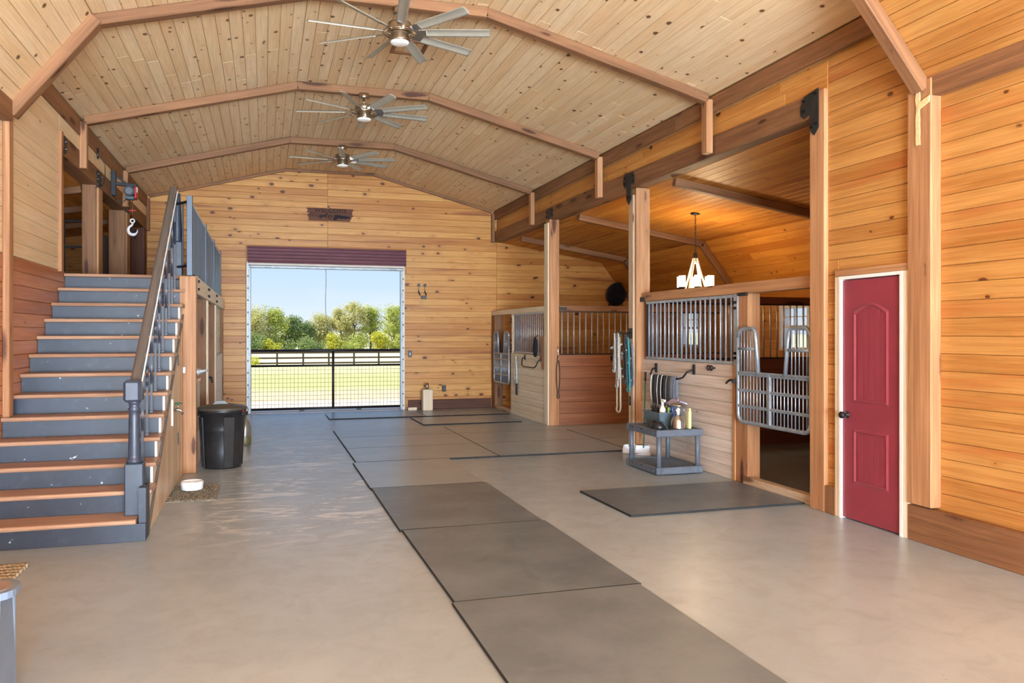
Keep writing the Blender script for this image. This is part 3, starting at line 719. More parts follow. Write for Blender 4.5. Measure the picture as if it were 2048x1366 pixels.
# ------------------------------------------------------------------ red door
def rebase(root, loc):
    root.location = loc; m = T(*(-Vector(loc)))
    for c in root.children: c.matrix_basis = m @ c.matrix_basis
    return root
d = thing('door_1', 'crimson two-panel closet door with arched top panel and bronze knob', 'door', kind='structure')
DY0, DY1, DZ = 5.125, 5.785, 2.02
F = frame((4.72, DY1, .012), (0, -1, 0), (0, 0, 1)); W_, H_ = DY1-DY0, DZ-.012
slab = MB().prism([(0, 0), (W_, 0), (W_, H_), (0, H_)], -.035, F).build('door_slab', 'red_paint', d)
def arch(x0, x1, z0, z1, rise, n=10):
    return [(x0, z0), (x1, z0), (x1, z1)]+[(x1+(x0-x1)*k/n, z1+rise*math.sin(math.pi*k/n)) for k in range(1, n)]+[(x0, z1)]
def ring(m, outer, inner, h0, h1, F):
    n = len(outer); vs = [F @ Vector((x, y, h0)) for x, y in outer]+[F @ Vector((x, y, h1)) for x, y in inner]
    m.add(vs, [(i, (i+1) % n, n+(i+1) % n, n+i) for i in range(n)])
for (z0, z1, rise) in ((.98, 1.74, .07), (.30, .76, 0)):
    x0, x1 = .13, W_-.13
    A = arch(x0, x1, z0, z1, rise); B = arch(x0+.018, x1-.018, z0+.018, z1-.018, rise); Cc = arch(x0+.032, x1-.032, z0+.03, z1-.03, rise*.95)
    m = MB(); ring(m, A, B, 0, .010, F); ring(m, B, Cc, .010, -.0005, F); m.build('panel_moulding', 'red_paint', d, fix=False)
    x = x0+.05
    k = 0
    while x < x1-.06:
        w_ = .058; zt = z1-.04+rise*.93*math.sin(math.pi*(x+.03-x0)/(x1-x0))
        MB().prism([(x, z0+.035), (x+w_, z0+.035), (x+w_, zt), (x, zt)], .0035, F).build('panel_slat', 'red_paint', d); x += w_+.006
kn = MB().lathe([(.030, 0), (.030, .006), (.013, .010), (.012, .035), (.026, .045), (.031, .06), (.024, .072), (0, .076)], n=18)
kn.build('door_knob', 'black_steel', d, F @ T(.055, .87, 0))
for z in (.32, 1.02, 1.76): MB().box((0, 0, 0), (.022, .10, .012), bev=.003).build('hinge', 'white_paint', d, F @ T(W_+.006, z, .002))
jb = thing('trim_1', 'pale casing and white jamb around the crimson door', 'trim', kind='structure')
for (a, b, z0, z1) in ((DY0-.035, DY0-.005, 0, DZ+.007), (DY1+.005, DY1+.03, 0, DZ+.007), (DY0-.035, DY1+.03, DZ+.008, DZ+.035)):
    bx('door_jamb', 4.70, 4.80, a, b, z0, z1, 'white_paint', jb)
for (a, b, z0, z1) in ((DY0-.095, DY0-.037, 0, DZ+.036), (DY1+.032, DY1+.085, 0, DZ+.036), (DY0-.095, DY1+.085, DZ+.0375, DZ+.095)):
    post(4.705, 4.745, a, b, z0, z1, 'pale_board' if b-a < .1 else 'fir_post', jb, 'door_casing', bev=.004)

# ------------------------------------------------------------------ far doorway: rolling door, tracks, gate
rd = thing('rolling_door', 'maroon corrugated rolling door coiled up over the far doorway', 'door')
prof = []
z = 3.27; k = 0
mb = MB(); X0, X1 = -.315, 2.765
pts = [(YF-.02, 3.275), (YF-.13, 3.275)]
zz = 3.265
for i in range(5): pts += [(YF-.19, zz-.006), (YF-.195, zz-.022), (YF-.185, zz-.036), (YF-.15, zz-.044), (YF-.145, zz-.056)]; zz -= .064
pts += [(YF-.15, zz), (YF-.02, zz)]
poly = [(a, b) for a, b in pts]
vs = [(x, y, z) for x in (X0, X1) for (y, z) in poly]; n = len(poly)
mb.add(vs, [(i, (i+1) % n, n+(i+1) % n, n+i) for i in range(n)]+[tuple(range(n)), tuple(range(n, 2*n))])
mb.build('door_curtain', 'maroon_steel', rd)
bx('bottom_bar', X0+.02, X1-.02, YF-.12, YF-.03, 2.90, 2.945, 'pale_panel', rd, .006)
bx('bottom_bar', X0+.04, X1-.04, YF-.10, YF-.02, 2.845, 2.90, 'track_metal', rd, .01)
for x in (.0, 2.45): bx('latch_bracket', x, x+.12, YF-.125, YF-.1, 2.855, 2.885, 'track_metal', rd, .004)
bolt = MB().box((0, 0, 0), (.022, .012, .03), bev=.002).mesh('track_bolt', 'plate_iron')
for x0, x1 in ((-.335, -.25), (2.66, 2.745)):
    t_ = bx('door_track', x0, x1, YF-.07, YF+.01, 0, 2.9, 'track_metal', rd, .008)
    edge = x0+.028 if x0 < 0 else x1-.028
    bx('track_flange', min(edge, x0 if x0 < 0 else x1), max(edge, x0 if x0 < 0 else x1), YF-.085, YF-.07, 0, 2.92, 'white_paint', rd)
    for k in range(12): link('track_bolt', bolt, t_, T(edge-(x0+x1)/2, -.052, -1.35+.235*k))
MB().tube([(1.17+.006*math.sin(k*.9), YF-.06, 2.86-k*.125) for k in range(11)], .007, 6).build('pull_rope', 'rope_grey', rd)
g = thing('doorway_gate', 'black pipe gate with wire grid across the far doorway', 'gate')
GY = YF+.28; gx0, gx1 = -.36, 2.78
def hbar(z, r, nm='gate_rail'): return MB().cyl((gx0, GY, z), (gx1, GY, z), r, n=10).build(nm, 'black_steel', g)
hbar(1.225, .028); hbar(.92, .022); hbar(.055, .025)
for x in (gx0, 1.34, gx1): MB().cyl((x, GY, .045), (x, GY, 1.235), .026, n=10).build('gate_upright', 'black_steel', g)
vw = MB().cyl((0, 0, .06), (0, 0, .92), .0032, n=5).mesh('wire', 'wire_dark'); nw = 42
copies(vw, 'wire', g, [(gx0+(gx1-gx0)*(k+.5)/nw, GY, 0) for k in range(nw)])
hw = MB().cyl((gx0, 0, 0), (gx1, 0, 0), .0032, n=5).mesh('wire', 'wire_dark')
copies(hw, 'wire', g, [(0, GY+.006, .06+.086*k) for k in range(1, 10)])
for x in (.72, 1.86): MB().prism([(-.06, .04), (.06, .04), (.025, -.05), (-.025, -.05)], .02, frame((x, GY+.01, .0), (1, 0, 0), (0, 0, 1))).build('drop_foot', 'plate_iron', g)
tag(bx('threshold_slab', -.33, 2.73, YF-.02, YF+.75, -.12, .004, 'outdoor_concrete'), 'bright concrete threshold strip under the doorway gate', 'threshold')

# ------------------------------------------------------------------ stalls on the right
barm = {}
def bar_mesh(h, r=.0105, mat='steel_bar'):
    k = (round(h, 3), r, mat)
    if k not in barm: barm[k] = MB().cyl((0, 0, 0), (0, 0, h), r, n=8).mesh('bar', mat)
    return barm[k]
def partition(label, Y, x0, x1, ztop, zmid, mat, topmat, n):
    """plank wall with bar grille above, facing -Y"""
    t = thing('stall_partition', label, 'partition', group='stall partitions')
    F = frame((0, Y, 0), (1, 0, 0), (0, 0, 1))
    rows_of(t, F, x0, x1, 0, zmid, .205, mat, seams=[], th=.04, name='plank')
    for q in t.children: pass
    bx('backing', x0, x1, Y+.041, Y+.06, 0, zmid, 'stall_inner_board', t)
    gr = bx('grille_frame', x0, x1, Y+.0, Y+.03, zmid, zmid+.018, 'black_steel', t)
    bx('grille_frame', x0, x1, Y+.0, Y+.03, ztop-.018, ztop, 'black_steel', t)
    me = bar_mesh(ztop-zmid-.03)
    for k in range(n): link('bar', me, t, T(x0+(x1-x0)*(k+.5)/n, Y+.015, zmid+.015))
    post(x0, x1, Y-.01, Y+.07, ztop, ztop+.10, topmat, t, 'top_rail')
    return t
partition('dark stained partition with bars at the back of the near stall', 9.86, 4.92, 7.98, 1.985, 1.215, 'stall_inner_board', 'fir_dark', 28)
pm = partition('reddish plank partition with bars closing the open bay', 12.96, 4.80, 7.98, 1.95, 1.205, 'stall_board', 'fir_beam', 29)
bx('rail_bracket', 4.80, 4.93, 12.935, 12.96, 1.965, 2.02, 'plate_iron', pm)

def xgrille(t, X, y0, y1, z0, z1, n, fmat='bar_frame', ft=.03):
    gf = MB(); gf.box((X, (y0+y1)/2, z0+ft/2), (.035, y1-y0, ft)); gf.box((X, (y0+y1)/2, z1-ft/2), (.035, y1-y0, ft))
    g_ = gf.build('grille_frame', fmat, t)
    me = bar_mesh(z1-z0-.02)
    for k in range(n): link('bar', me, g_, T(X, y0+(y1-y0)*(k+.5)/n, z0+.01))
    return g_
# near stall front
sf = thing('horse_stall', 'near stall front of pale planks below a bar grille', 'stall')
XSF = 4.80
F = frame((XSF, 0, 0), (0, -1, 0), (0, 0, 1))
rows_of(sf, F, -9.8, -7.57, 0, 1.235, .137, 'stall_front_sheen', seams=[], th=.04, name='plank')
bx('backing', XSF+.041, XSF+.06, 7.57, 9.8, 0, 1.235, 'stall_inner_board', sf)
gf = xgrille(sf, XSF+.01, 7.60, 9.66, 1.24, 1.985, 19)
bx('grille_post', XSF-.005, XSF+.03, 9.64, 9.67, 1.24, 1.985, 'black_iron', gf)
bx('hinge_strap', XSF-.012, XSF+.0, 7.5, 7.58, 1.1, 1.99, 'bar_frame', sf, .003)
post(XSF-.0, XSF+.15, 7.33, 7.56, 0, 1.99, 'fir_post', sf, 'gate_post'); post(XSF-.015, XSF, 7.545, 7.60, 0, 1.235, 'fir_post', sf, 'cover_board')
post(XSF-.01, XSF+.12, 6.2, 9.8, 1.99, 2.105, 'fir_post', sf, 'top_rail')
bx('rail_bracket', XSF-.03, XSF+.01, 9.68, 9.80, 1.99, 2.05, 'plate_iron', sf, .004); bx('rail_bracket', XSF-.02, XSF+.01, 7.33, 7.5, 1.965, 2.0, 'plate_iron', sf, .004)
bm_ = MB().cyl((0, 0, 0), (-.022, 0, 0), .018, .014, 6, smooth=False).mesh('bolt', 'bolt_iron')
for y, z in ((7.54, 1.90), (7.54, 1.84), (7.54, 1.36), (7.54, 1.31)): link('bolt', bm_, sf, T(XSF-.012, y, z))
post(4.76, 4.86, 6.2, 7.36, .0, .085, 'weathered_post', sf, 'sill_timber')
tag(bx('stall_floor_mat', 4.9, 7.95, 6.3, 9.82, .0, .012, 'rubber'), 'grey rubber floor inside the near stall', 'mat')

def yoke_gate(name, label, Fm, w_, zb, z1, z2, z3, z4, zt, bars, yoke, rail=.028):
    """galvanised stall gate: rounded outline, lower rails, two tall horns with a yoke gap. local x along gate, y up, z thickness"""
    t = thing(name, label, 'gate')
    def tb(nm, pts, r, par=t): return MB().tube([Fm @ Vector((x, y, 0)) for x, y in pts], r, 8).build(nm, 'gate_galv', par)
    rc = .09
    fr = [(0, zt-rc), (0, zb+rc)]+[(rc-rc*math.cos(a), zb+rc-rc*math.sin(a)) for a in (R(30), R(60))]+[(rc, zb), (w_-rc, zb)]+[(w_-rc+rc*math.sin(a), zb+rc-rc*math.cos(a)) for a in (R(30), R(60))]+[(w_, zb+rc), (w_, zt-rc)]
    frm = tb('gate_frame', fr, .021)
    a0, a1 = yoke
    for (x0, xt, xe, sgn) in ((0, a0-.06, a0, 1), (w_, w_-(w_-a1)+.06, a1, -1)):
        tb('horn_tube', [(x0, zt-rc), (x0+sgn*.03, zt-.03), (x0+sgn*.07, zt), (xt-sgn*.03, zt), (xt, zt-.03), (xt+sgn*.02, zt-.12), (xe, z4)], .021)
        tb('gate_rail', [(x0, (z4+zt)/2+.02), (xe-sgn*.035, (z4+zt)/2+.02)], .017)
    for z in (z1, z2, z3, z4): 
        MB().box((0, 0, 0), (w_, .03, .03), bev=.006).build('gate_rail', 'gate_galv', t, Fm @ T(w_/2, z, 0))
    MB().box((0, 0, 0), (.045, z4-zb, .034), bev=.006).build('centre_stile', 'gate_galv', t, Fm @ T(w_*.47, (zb+z4)/2, 0))
    lo = MB().cyl((0, 0, 0), (0, z4-zb, 0), .0065, n=6).mesh('bar', 'gate_galv'); hi = MB().cyl((0, 0, 0), (0, zt-z4-.01, 0), .0065, n=6).mesh('bar', 'gate_galv')
    for k in range(1, bars):
        x = w_*k/bars
        if abs(x-w_*.47) > .03: link('bar', lo, t, Fm @ T(x, zb, 0))
        if x < a0-.06 or x > a1+.06: link('bar', hi, t, Fm @ T(x, z4, 0))
    return t
FG = frame((4.745, 7.42, 0), (0, -1, 0), (0, 0, 1))
yg = yoke_gate('stall_gate', 'galvanised yoke gate hung open-topped across the near stall', FG, 1.18, .655, .82, .985, 1.15, 1.165, 1.62, 21, (.36, .80))
MB().box((0, 0, 0), (.09, .03, .04), bev=.004).build('gate_latch', 'black_iron', yg, T(4.735, 7.45, 1.07))
MB().tube([(4.73, 7.48, 1.075), (4.725, 7.53, 1.08), (4.72, 7.56, 1.07), (4.71, 7.60, 1.04)], .012, 6).build('latch_handle', 'black_iron', yg)
for z in (1.6, .72): pass

# far stall front
ff = thing('horse_stall', 'far stall front of fresh pale planks below a bar grille', 'stall')
XF = 4.62
F = frame((XF, 0, 0), (0, -1, 0), (0, 0, 1))
rows_of(ff, F, -15.2, -13.13, 0, 1.19, .132, 'pale_board', seams=[], th=.04, name='plank')
bx('backing', XF+.041, XF+.06, 13.13, 15.2, 0, 1.19, 'stall_board', ff)
xgrille(ff, XF+.02, 13.2, 15.05, 1.2, 1.95, 17)
post(XF+.062, XF+.15, 15.07, 15.17, 0, 1.95, 'fir_post', ff, 'gate_post'); post(XF+.0, XF+.06, 15.08, 15.16, 1.19, 1.95, 'pale_board', ff, 'cover_board')
post(XF-.01, XF+.1, 13.13, 16.55, 1.95, 2.045, 'pale_board', ff, 'top_rail')
post(XF-.01, XF+.17, 16.33, 16.57, 0, 1.95, 'fir_beam', ff, 'end_post')
post(XF, XF+.1, 15.2, 16.4, 0, .07, 'weathered_post', ff, 'sill_timber')
for z in (1.86, 1.80, 1.34, 1.28): link('bolt', bm_, ff, T(XF-.012, 15.12, z))
FG2 = frame((4.60, 16.32, 0), (0, -1, 0), (0, 0, 1))
yg2 = yoke_gate('stall_gate', 'galvanised yoke gate of the far stall beside the far wall', FG2, 1.06, .57, .74, .9, 1.05, 1.165, 1.6, 19, (.33, .72))
for z in (1.32, .76): bx('gate_hinge', 4.585, 4.62, 16.31, 16.37, z-.03, z+.03, 'plate_iron', yg2)
tag(post(XF-.02, XF+.02, 13.13, 13.32, .95, 1.52, 'fir_post', name='scrap_board'), 'short chewed board screwed to the far stall beside the post', 'board')

# ------------------------------------------------------------------ rubber mats
def mat_(label, x0, x1, y0, y1, rz=0, z=.019):
    o = MB().box((0, 0, z/2), (x1-x0-.008, y1-y0-.008, z), bev=.004).build('rubber_mat', 'rubber_sheen_dust' if y1 > 8.5 else 'rubber'); o.data.materials.append(M['rubber_edge_shade']); [setattr(p_, 'material_index', 1) for p_ in o.data.polygons if p_.normal.z < .9]; o.location = ((x0+x1)/2, (y0+y1)/2, 0.0005); o.rotation_euler = (0, 0, R(rz))
    return tag(o, label, 'mat', 'rubber stall mats')
mat_('nearest rubber mat of the path, cut by the bottom edge', 1.03, 2.23, 2.75, 4.575)
mat_('second rubber mat of the path from the camera', 1.04, 2.24, 4.575, 6.37, .3)
mat_('third rubber mat of the path, level with the loose mat', 1.02, 2.22, 6.37, 8.18, -.2)
mat_('fourth rubber mat of the path, touching the wide mat field', 1.01, 2.20, 8.18, 9.87)
mat_('loose rubber mat in front of the near stall gate', 2.98, 4.75, 6.32, 7.47, .6)
names = [['front left rubber mat of the wide mat field', 'front centre rubber mat of the wide mat field', ],
         ['middle row left rubber mat of the wide mat field', 'middle row centre rubber mat of the wide mat field'],
         ['back row left rubber mat of the wide mat field', 'back row centre rubber mat of the wide mat field']]
for r, (y0, y1) in enumerate(((9.88, 11.1), (11.1, 12.3), (12.3, 13.25))):
    for c_, (x0, x1) in enumerate(((1.05, 2.85), (2.85, 4.67))): mat_(names[r][c_], x0, x1-(.08 if (r, c_) == (2, 1) else 0), y0, y1, .0)
mat_('near rubber mat inside the open bay', 4.674, 6.5, 10.0, 11.1); mat_('far rubber mat inside the open bay', 4.674, 6.5, 11.1, 12.3)
mat_('rubber mat lying askew before the far stall gate', 2.58, 4.36, 13.66, 14.86, .8)
mat_('left rubber mat of the strip near the doorway', 1.12, 2.9, 15.05, 15.95, .3); mat_('right rubber mat of the strip near the doorway', 2.9, 4.55, 15.05, 15.95, .3)

# ------------------------------------------------------------------ staircase
NST, RS, TD, Y0S = 13, .172, .28, 6.67
SX0, SX1 = XL+.005, -.90
st = thing('staircase', 'wide staircase with oak treads and slate blue painted risers', 'staircase')
tm = MB()
L_ = SX1-SX0
prof = [(-.03, .0), (-.022, .014), (.0, .02), (.012, .02), (TD+.01, .02), (TD+.01, -.014), (-.0, -.016), (-.022, -.012)]
def tread_mesh(x0, x1, depth):
    pr = [(-.038, -.012), (-.044, .0), (-.038, .013), (-.028, .018), (depth, .018), (depth, -.018), (-.028, -.018)]
    m = MB(); n = len(pr); vs = [(x, y, z) for x in (0, x1-x0) for y, z in pr]
    m.add(vs, [(i, (i+1) % n, n+(i+1) % n, n+i) for i in range(n)]+[tuple(range(n)), tuple(range(n, 2*n))]); return m.mesh('tread', 'tread_wood')
tme = tread_mesh(SX0, SX1+.05, TD); first = tread_mesh(SX0, SX1-.025, TD); rme = MB().box((L_/2, .009, 0), (L_, .018, RS-.036), bev=.002).mesh('riser', 'riser_paint')
rme0 = MB().box(((L_+.04)/2, .009, 0), (L_+.04, .018, RS-.036), bev=.002).mesh('riser', 'riser_paint')
for k in range(NST):
    y = Y0S+k*TD; z = (k+1)*RS
    if k < NST-1: link('tread', first if k == 0 else tme, st, T(SX0, y, z-.018))
    else: link('tread', tme, st, T(SX0, y, z-.018))
    link('riser', rme0 if k == 0 else rme, st, T(SX0, y, z-RS+(RS-.036)/2))
# stringer board along the open side, plywood enclosure with its door
F = frame((SX1+.0, 0, 0), (0, 1, 0), (0, 0, 1))
sk = [(Y0S+.02, 0.0)]
for k in range(NST-1): sk += [(Y0S+k*TD+.02, (k+1)*RS-.037), (Y0S+(k+1)*TD+.02, (k+1)*RS-.037)]
top = [(Y0S+(NST-1)*TD+.02, NST*RS-.22), (Y0S+.10+.0, 0.0)]
m = MB()
for k in range(NST-1):
    ya, yb = Y0S+k*TD+.02, Y0S+(k+1)*TD+.02; zt = (k+1)*RS-.037
    za, zb = max(0, k*RS-.16), max(0, (k+1)*RS-.16)
    m.prism([(ya, za), (yb, zb), (yb, zt), (ya, zt)], .02, F)
m.build('stringer', 'pale_panel', st, fix=False)
YP0, YP1 = 6.93, 9.72
sl = RS/TD
def zp(y): return max(0, (y-Y0S)*sl-.10)
ub = thing('stair_enclosure', 'plywood enclosure with a low door under the staircase', 'cupboard')
F = frame((SX1+.012, 0, 0), (0, 0, 1), (0, -1, 0))      # grain vertical
FH = frame((SX1+.012, 0, 0), (0, 1, 0), (0, 0, 1))
ys_ = [6.87, 7.55, 8.2, 8.62, 9.20, 9.73]
for i in range(len(ys_)-1):
    a, b = ys_[i], ys_[i+1]
    pl = [(0, -b), (0, -a), (zp(a), -a), (zp(b), -b)]
    if zp(a) < .01: pl = [(0, -b), (0, -a), (zp(b), -b)]
    board(ub, F @ T(0, 0, .012), pl, .014, 'plywood', 'door_panel' if i == 3 else 'side_panel', ch=.002)
beam((SX1+.03, 6.84, zp(6.84)+.0), (SX1+.03, 9.72, zp(9.72)), .02, .03, 'rail_wood', ub, 'edge_strip', bev=.003)
post(SX1+.0, SX1+.03, 9.62, 9.735, 0, zp(9.65)-.02, 'fir_post', ub, 'end_trim')
for z in (1.29, .46): bx('hinge', SX1+.024, SX1+.034, 9.19, 9.22, z-.06, z+.06, 'plate_iron', ub)
bx('latch_strip', SX1+.024, SX1+.04, 8.60, 8.63, .66, .92, 'white_paint', ub)

bx('stringer', SX0, SX1+.038, Y0S+.02, Y0S+.24, 0, RS-.04, 'riser_paint', st)
bx('stringer', SX1-.012, SX1+.039, Y0S+.021, Y0S+.235, RS-.041, .40, 'riser_paint', st)
# newels, handrail, balusters
rl = thing('stair_railing', 'stair railing with rough wooden handrail and twisted iron balusters', 'railing')
NX, NY = -.985, 6.86
nw = MB()
MB().box((0, 0, 0), (.135, .135, .40), bev=.008).build('newel_base', 'newel_paint', rl, T(NX+.025, NY, .37))
MB().lathe([(.056, 0), (.056, .02), (.042, .035), (.045, .06), (.040, .36), (.036, .40), (.048, .415), (.036, .43), (.04, .46), (.052, .475)], n=20).build('newel_shaft', 'newel_paint', rl, T(NX+.02, NY, .57))
MB().box((0, 0, 0), (.125, .125, .17), bev=.02).build('newel_cap', 'newel_paint', rl, T(NX+.01, NY, 1.125))
P0, P1 = Vector((-.985, 6.95, 1.12)), Vector((-1.0, 10.02, 3.235))
dv = (P1-P0).normalized()
beam(P0, P1+dv*.02, .07, .06, 'rail_wood', rl, 'handrail', bev=.018)
bar2 = beam(P0+Vector((.045, 0, -.035)), P1+Vector((.045, 0, -.035)), .012, .012, 'white_paint', rl, 'rail_strip', bev=.002)
MB().box((0, 0, 0), (.12, .12, .44), bev=.008).build('newel_base', 'newel_paint', rl, T(-.965, 10.08, LZ+.17))
MB().lathe([(.056, 0), (.05, .03), (.052, .10), (.042, .40), (.035, .56)], n=18).build('newel_shaft', 'newel_paint', rl, T(-.965, 10.08, LZ+.39))
def baluster(h, twist):
    m = MB(); n = 44; a = .009; vs = []
    for i in range(n+1):
        t = i/n; z = t*h; th = 0
        for (c0, c1) in twist:
            th += R(720)*min(1, max(0, (t-c0)/(c1-c0)))
        for q in range(4): vs.append((a*1.414*math.cos(th+R(45+90*q)), a*1.414*math.sin(th+R(45+90*q)), z))
    m.add(vs, [(i*4+q, i*4+(q+1) % 4, (i+1)*4+(q+1) % 4, (i+1)*4+q) for i in range(n) for q in range(4)])
    m.box((0, 0, .015), (.034, .034, .03), bev=.004); m.box((0, 0, .036), (.024, .024, .012)); return m
def zr(y): return P0.z+(P1.z-P0.z)*(y-P0.y)/(P1.y-P0.y)-.02
for k in range(1, NST-1):
    y = Y0S+k*TD+.07; z0 = (k+1)*RS; h = zr(y)-z0
    baluster(h, [(.5, .75)] if k % 2 else [(.3, .5), (.62, .82)]).build('baluster', 'newel_paint', rl, T(SX1-.03-.035, y, z0))

# loft guard: short iron rail and corrugated panels over the edge beam
gd = thing('loft_guard', 'loft guardrail of grey corrugated metal panels with blue posts', 'guardrail')
GX = -.80
gy = [9.72, 12.05, 13.95, 15.9]
for i, y in enumerate(gy): bx('guard_post', GX-.03, GX+.03, y-.035, y+.035, LZ+(-.02), 3.06+(.05 if i == 0 else .03), 'guard_post', gd, .004)
for i in range(3):
    m = MB(); a, b = gy[i]+.035, gy[i+1]-.035; n = int((b-a)/.045)
    pr = []
    for k in range(n+1):
        y = a+(b-a)*k/n; pr.append((GX+(.012 if k % 2 else -.006), y))
    vs = [(x, y, z) for z in (LZ+.03, 3.03) for x, y in pr]; q = len(pr)
    m.add(vs, [(k, k+1, q+k+1, q+k) for k in range(q-1)])
    vs2 = [(x-.003, y, z) for x, y, z in vs]; m.add(vs2, [(k, q+k, q+k+1, k+1) for k in range(q-1)])
    m.build('corrugated_panel', 'corrugated', gd, fix=False)
    bx('panel_cap', GX-.018, GX+.022, a, b, 3.03, 3.045, 'white_paint', gd)
for z in (3.06, LZ+.10): beam((-.965, 10.05, z), (GX-.02, 9.75, z-.01), .025, .025, 'black_iron', gd, 'short_rail', bev=.003)
beam((-.89, 9.92, LZ+.11), (-.89, 9.92, 3.05), .018, .018, 'black_iron', gd, 'short_bar', bev=.002)
eb = thing('loft_edge_beam', 'pale bolted beam carrying the edge of the loft', 'beam')
for a, b in ((9.93, 11.85), (11.85, 13.75), (13.75, 16.5)): post(-.80, -.735, a, b, 2.03, 2.225, 'pale_board', eb, 'timber')
bpm = MB().cyl((0, 0, 0), (.02, 0, 0), .018, .015, 6, smooth=False).mesh('bolt', 'bolt_iron')
for y in (10.02, 11.78, 11.92, 13.68, 13.82): 
    for z in (2.08, 2.17): link('bolt', bpm, eb, T(-.735, y, z))
p = thing('timber_post', 'thick cedar post at the corner of the loft above the bowl', 'post')
post(-.91, -.735, 9.745, 9.93, 0, LZ-.02, 'fir_post', p, 'post_timber')
lt = MB().box((0, 0, 0), (.05, .012, .07), bev=.003).build('gate_latch', 'galvanized', p, T(-.87, 9.74, 1.16)); 
MB().tube([(-.88, 9.735, 1.15), (-.89, 9.72, 1.1), (-.90, 9.715, 1.07)], .008, 6).build('latch_handle', 'black_iron', p)
for y0, y1, lab in ((11.68, 11.88, 'nearer knotty post under the loft edge beam'), (13.58, 13.78, 'farther knotty post under the loft edge beam')):
    q = thing('timber_post', lab, 'post')
    post(-.94, -.755, y0, y1, 0, LZ-.03, 'fir_beam', q, 'post_timber'); post(-.755, -.735, y0, y1+.03, 0, 2.02, 'pale_board', q, 'cover_board')
hp = thing('half_panel', 'sage green half-height panel beside the cedar post', 'panel')
bx('panel_sheet', -.80, -.775, 9.95, 10.85, .38, .98, 'sage_panel', hp); post(-.82, -.765, 9.95, 10.87, .98, 1.02, 'pale_board', hp, 'cap'); bx('kick_plate', -.80, -.77, 9.95, 10.85, 0, .38, 'white_paint', hp)
cp = thing('loft_stall', 'tall panel with grey pane above white boards next to the far wall', 'stall')
bx('pane', -.80, -.785, 13.82, 16.3, 1.22, 2.03, 'pane_grey', cp); bx('pane_sill', -.80, -.765, 13.8, 16.3, 1.19, 1.22, 'track_metal', cp)
F = frame((-.76, 0, 0), (0, 1, 0), (0, 0, 1))
rows_of(cp, F, 13.8, 16.3, 0, 1.19, .3, 'pale_panel', seams=[], th=.02, name='plank'); post(-.82, -.75, 16.2, 16.33, 0, 2.03, 'fir_beam', cp, 'end_post')
hk = thing('pipe_hook', 'grey funnel-shaped hook on the inner side of the cedar post', 'hook')
MB().lathe([(.05, 0), (.045, .01), (.02, .06), (.012, .12), (0, .13)], n=14).build('hook_cone', 'galvanized', hk, T(-.735, 9.87, 1.13) @ Matrix.Rotation(R(80), 4, 'Y'))
lb = thing('latch_bracket', 'dark latch bracket on the farther loft post', 'latch')
MB().box((0, 0, 0), (.07, .012, .05), bev=.003).build('latch_plate', 'plate_iron', lb, T(-.83, 13.572, .87)); MB().tube([(-.83, 13.56, .88), (-.79, 13.54, .88), (-.785, 13.53, .80)], .012, 6).build('latch_bar', 'plate_iron', lb)
fc = thing('hose_faucet', 'small brass-grey garden faucet beside the under-stair door', 'faucet')
MB().tube([(SX1+.02, 8.72, .80), (SX1+.07, 8.72, .81), (SX1+.10, 8.72, .80), (SX1+.12, 8.72, .76)], [.014, .016, .014, .011], 8).build('spout', 'brushed_steel', fc)
MB().cyl((SX1+.075, 8.72, .81), (SX1+.075, 8.72, .87), .009).build('stem', 'brushed_steel', fc)
m = MB(); m.tube([(SX1+.075+.03*math.cos(a*R(60)), 8.72+.03*math.sin(a*R(60)), .87) for a in range(6)], .007, 6, True); m.cyl((SX1+.045, 8.72, .87), (SX1+.105, 8.72, .87), .005); m.build('handle', 'green_fibre', fc)
# loft railings seen through the opening
lr = thing('loft_railing', 'black iron railing with a middle rail beside the first loft post', 'railing')
for z in (3.19, 2.82, LZ+.08): beam((-4.6, 13.0, z), (-2.45, 13.0, z), .03, .03, 'black_iron', lr, 'rail', bev=.003)
for k in range(9): beam((-4.5+.25*k, 13.0, LZ), (-4.5+.25*k, 13.0, 3.19 if k % 2 else 2.82), .022, .022, 'black_iron', lr, 'bar', bev=.002)
lc = thing('loft_railing', 'black slatted railing panel between the two loft posts', 'railing')
beam((-2.5, 13.9, 3.17), (-2.5, 15.9, 3.17), .03, .03, 'black_iron', lc, 'rail', bev=.003)
me = MB().box((0, 0, .46), (.02, .05, .92)).mesh('slat', 'black_iron')
copies(me, 'slat', lc, [(-2.5, 13.9+.085*k, LZ) for k in range(24)])

# ------------------------------------------------------------------ ceiling fans
fan = thing('ceiling_fan', 'nearest nickel ceiling fan with nine blades', 'fan', (1.25, T1-.02, 4.72), R(-16), group='ceiling fans')
MB().lathe([(.066, 0), (.066, -.06), (.055, -.07), (.02, -.07)], n=20).build('canopy', 'nickel', fan)
MB().cyl((0, 0, -.07), (0, 0, -.15), .012).build('downrod', 'nickel', fan)
MB().lathe([(.03, -.13), (.05, -.145), (.11, -.155), (.118, -.17), (.118, -.215), (.10, -.23)], n=28).build('motor_housing', 'nickel', fan)
MB().lathe([(.085, -.23), (.09, -.25), (.088, -.30), (.092, -.315), (.09, -.33)], n=28).build('light_kit', 'nickel', fan)
MB().lathe([(.09, -.328), (.088, -.345), (.07, -.352), (0, -.354)], n=28).build('light_diffuser', 'fan_diffuser', fan)
m = MB(); m.tube([(.165*math.cos(a*R(15)), .165*math.sin(a*R(15)), -.245) for a in range(24)], .007, 6, True)
m.tube([(.125*math.cos(a*R(15)), .125*math.sin(a*R(15)), -.245) for a in range(24)], .006, 6, True)
for a in range(18): m.cyl((.09*math.cos(a*R(20)), .09*math.sin(a*R(20)), -.235), (.165*math.cos(a*R(20)), .165*math.sin(a*R(20)), -.245), .004, n=5)
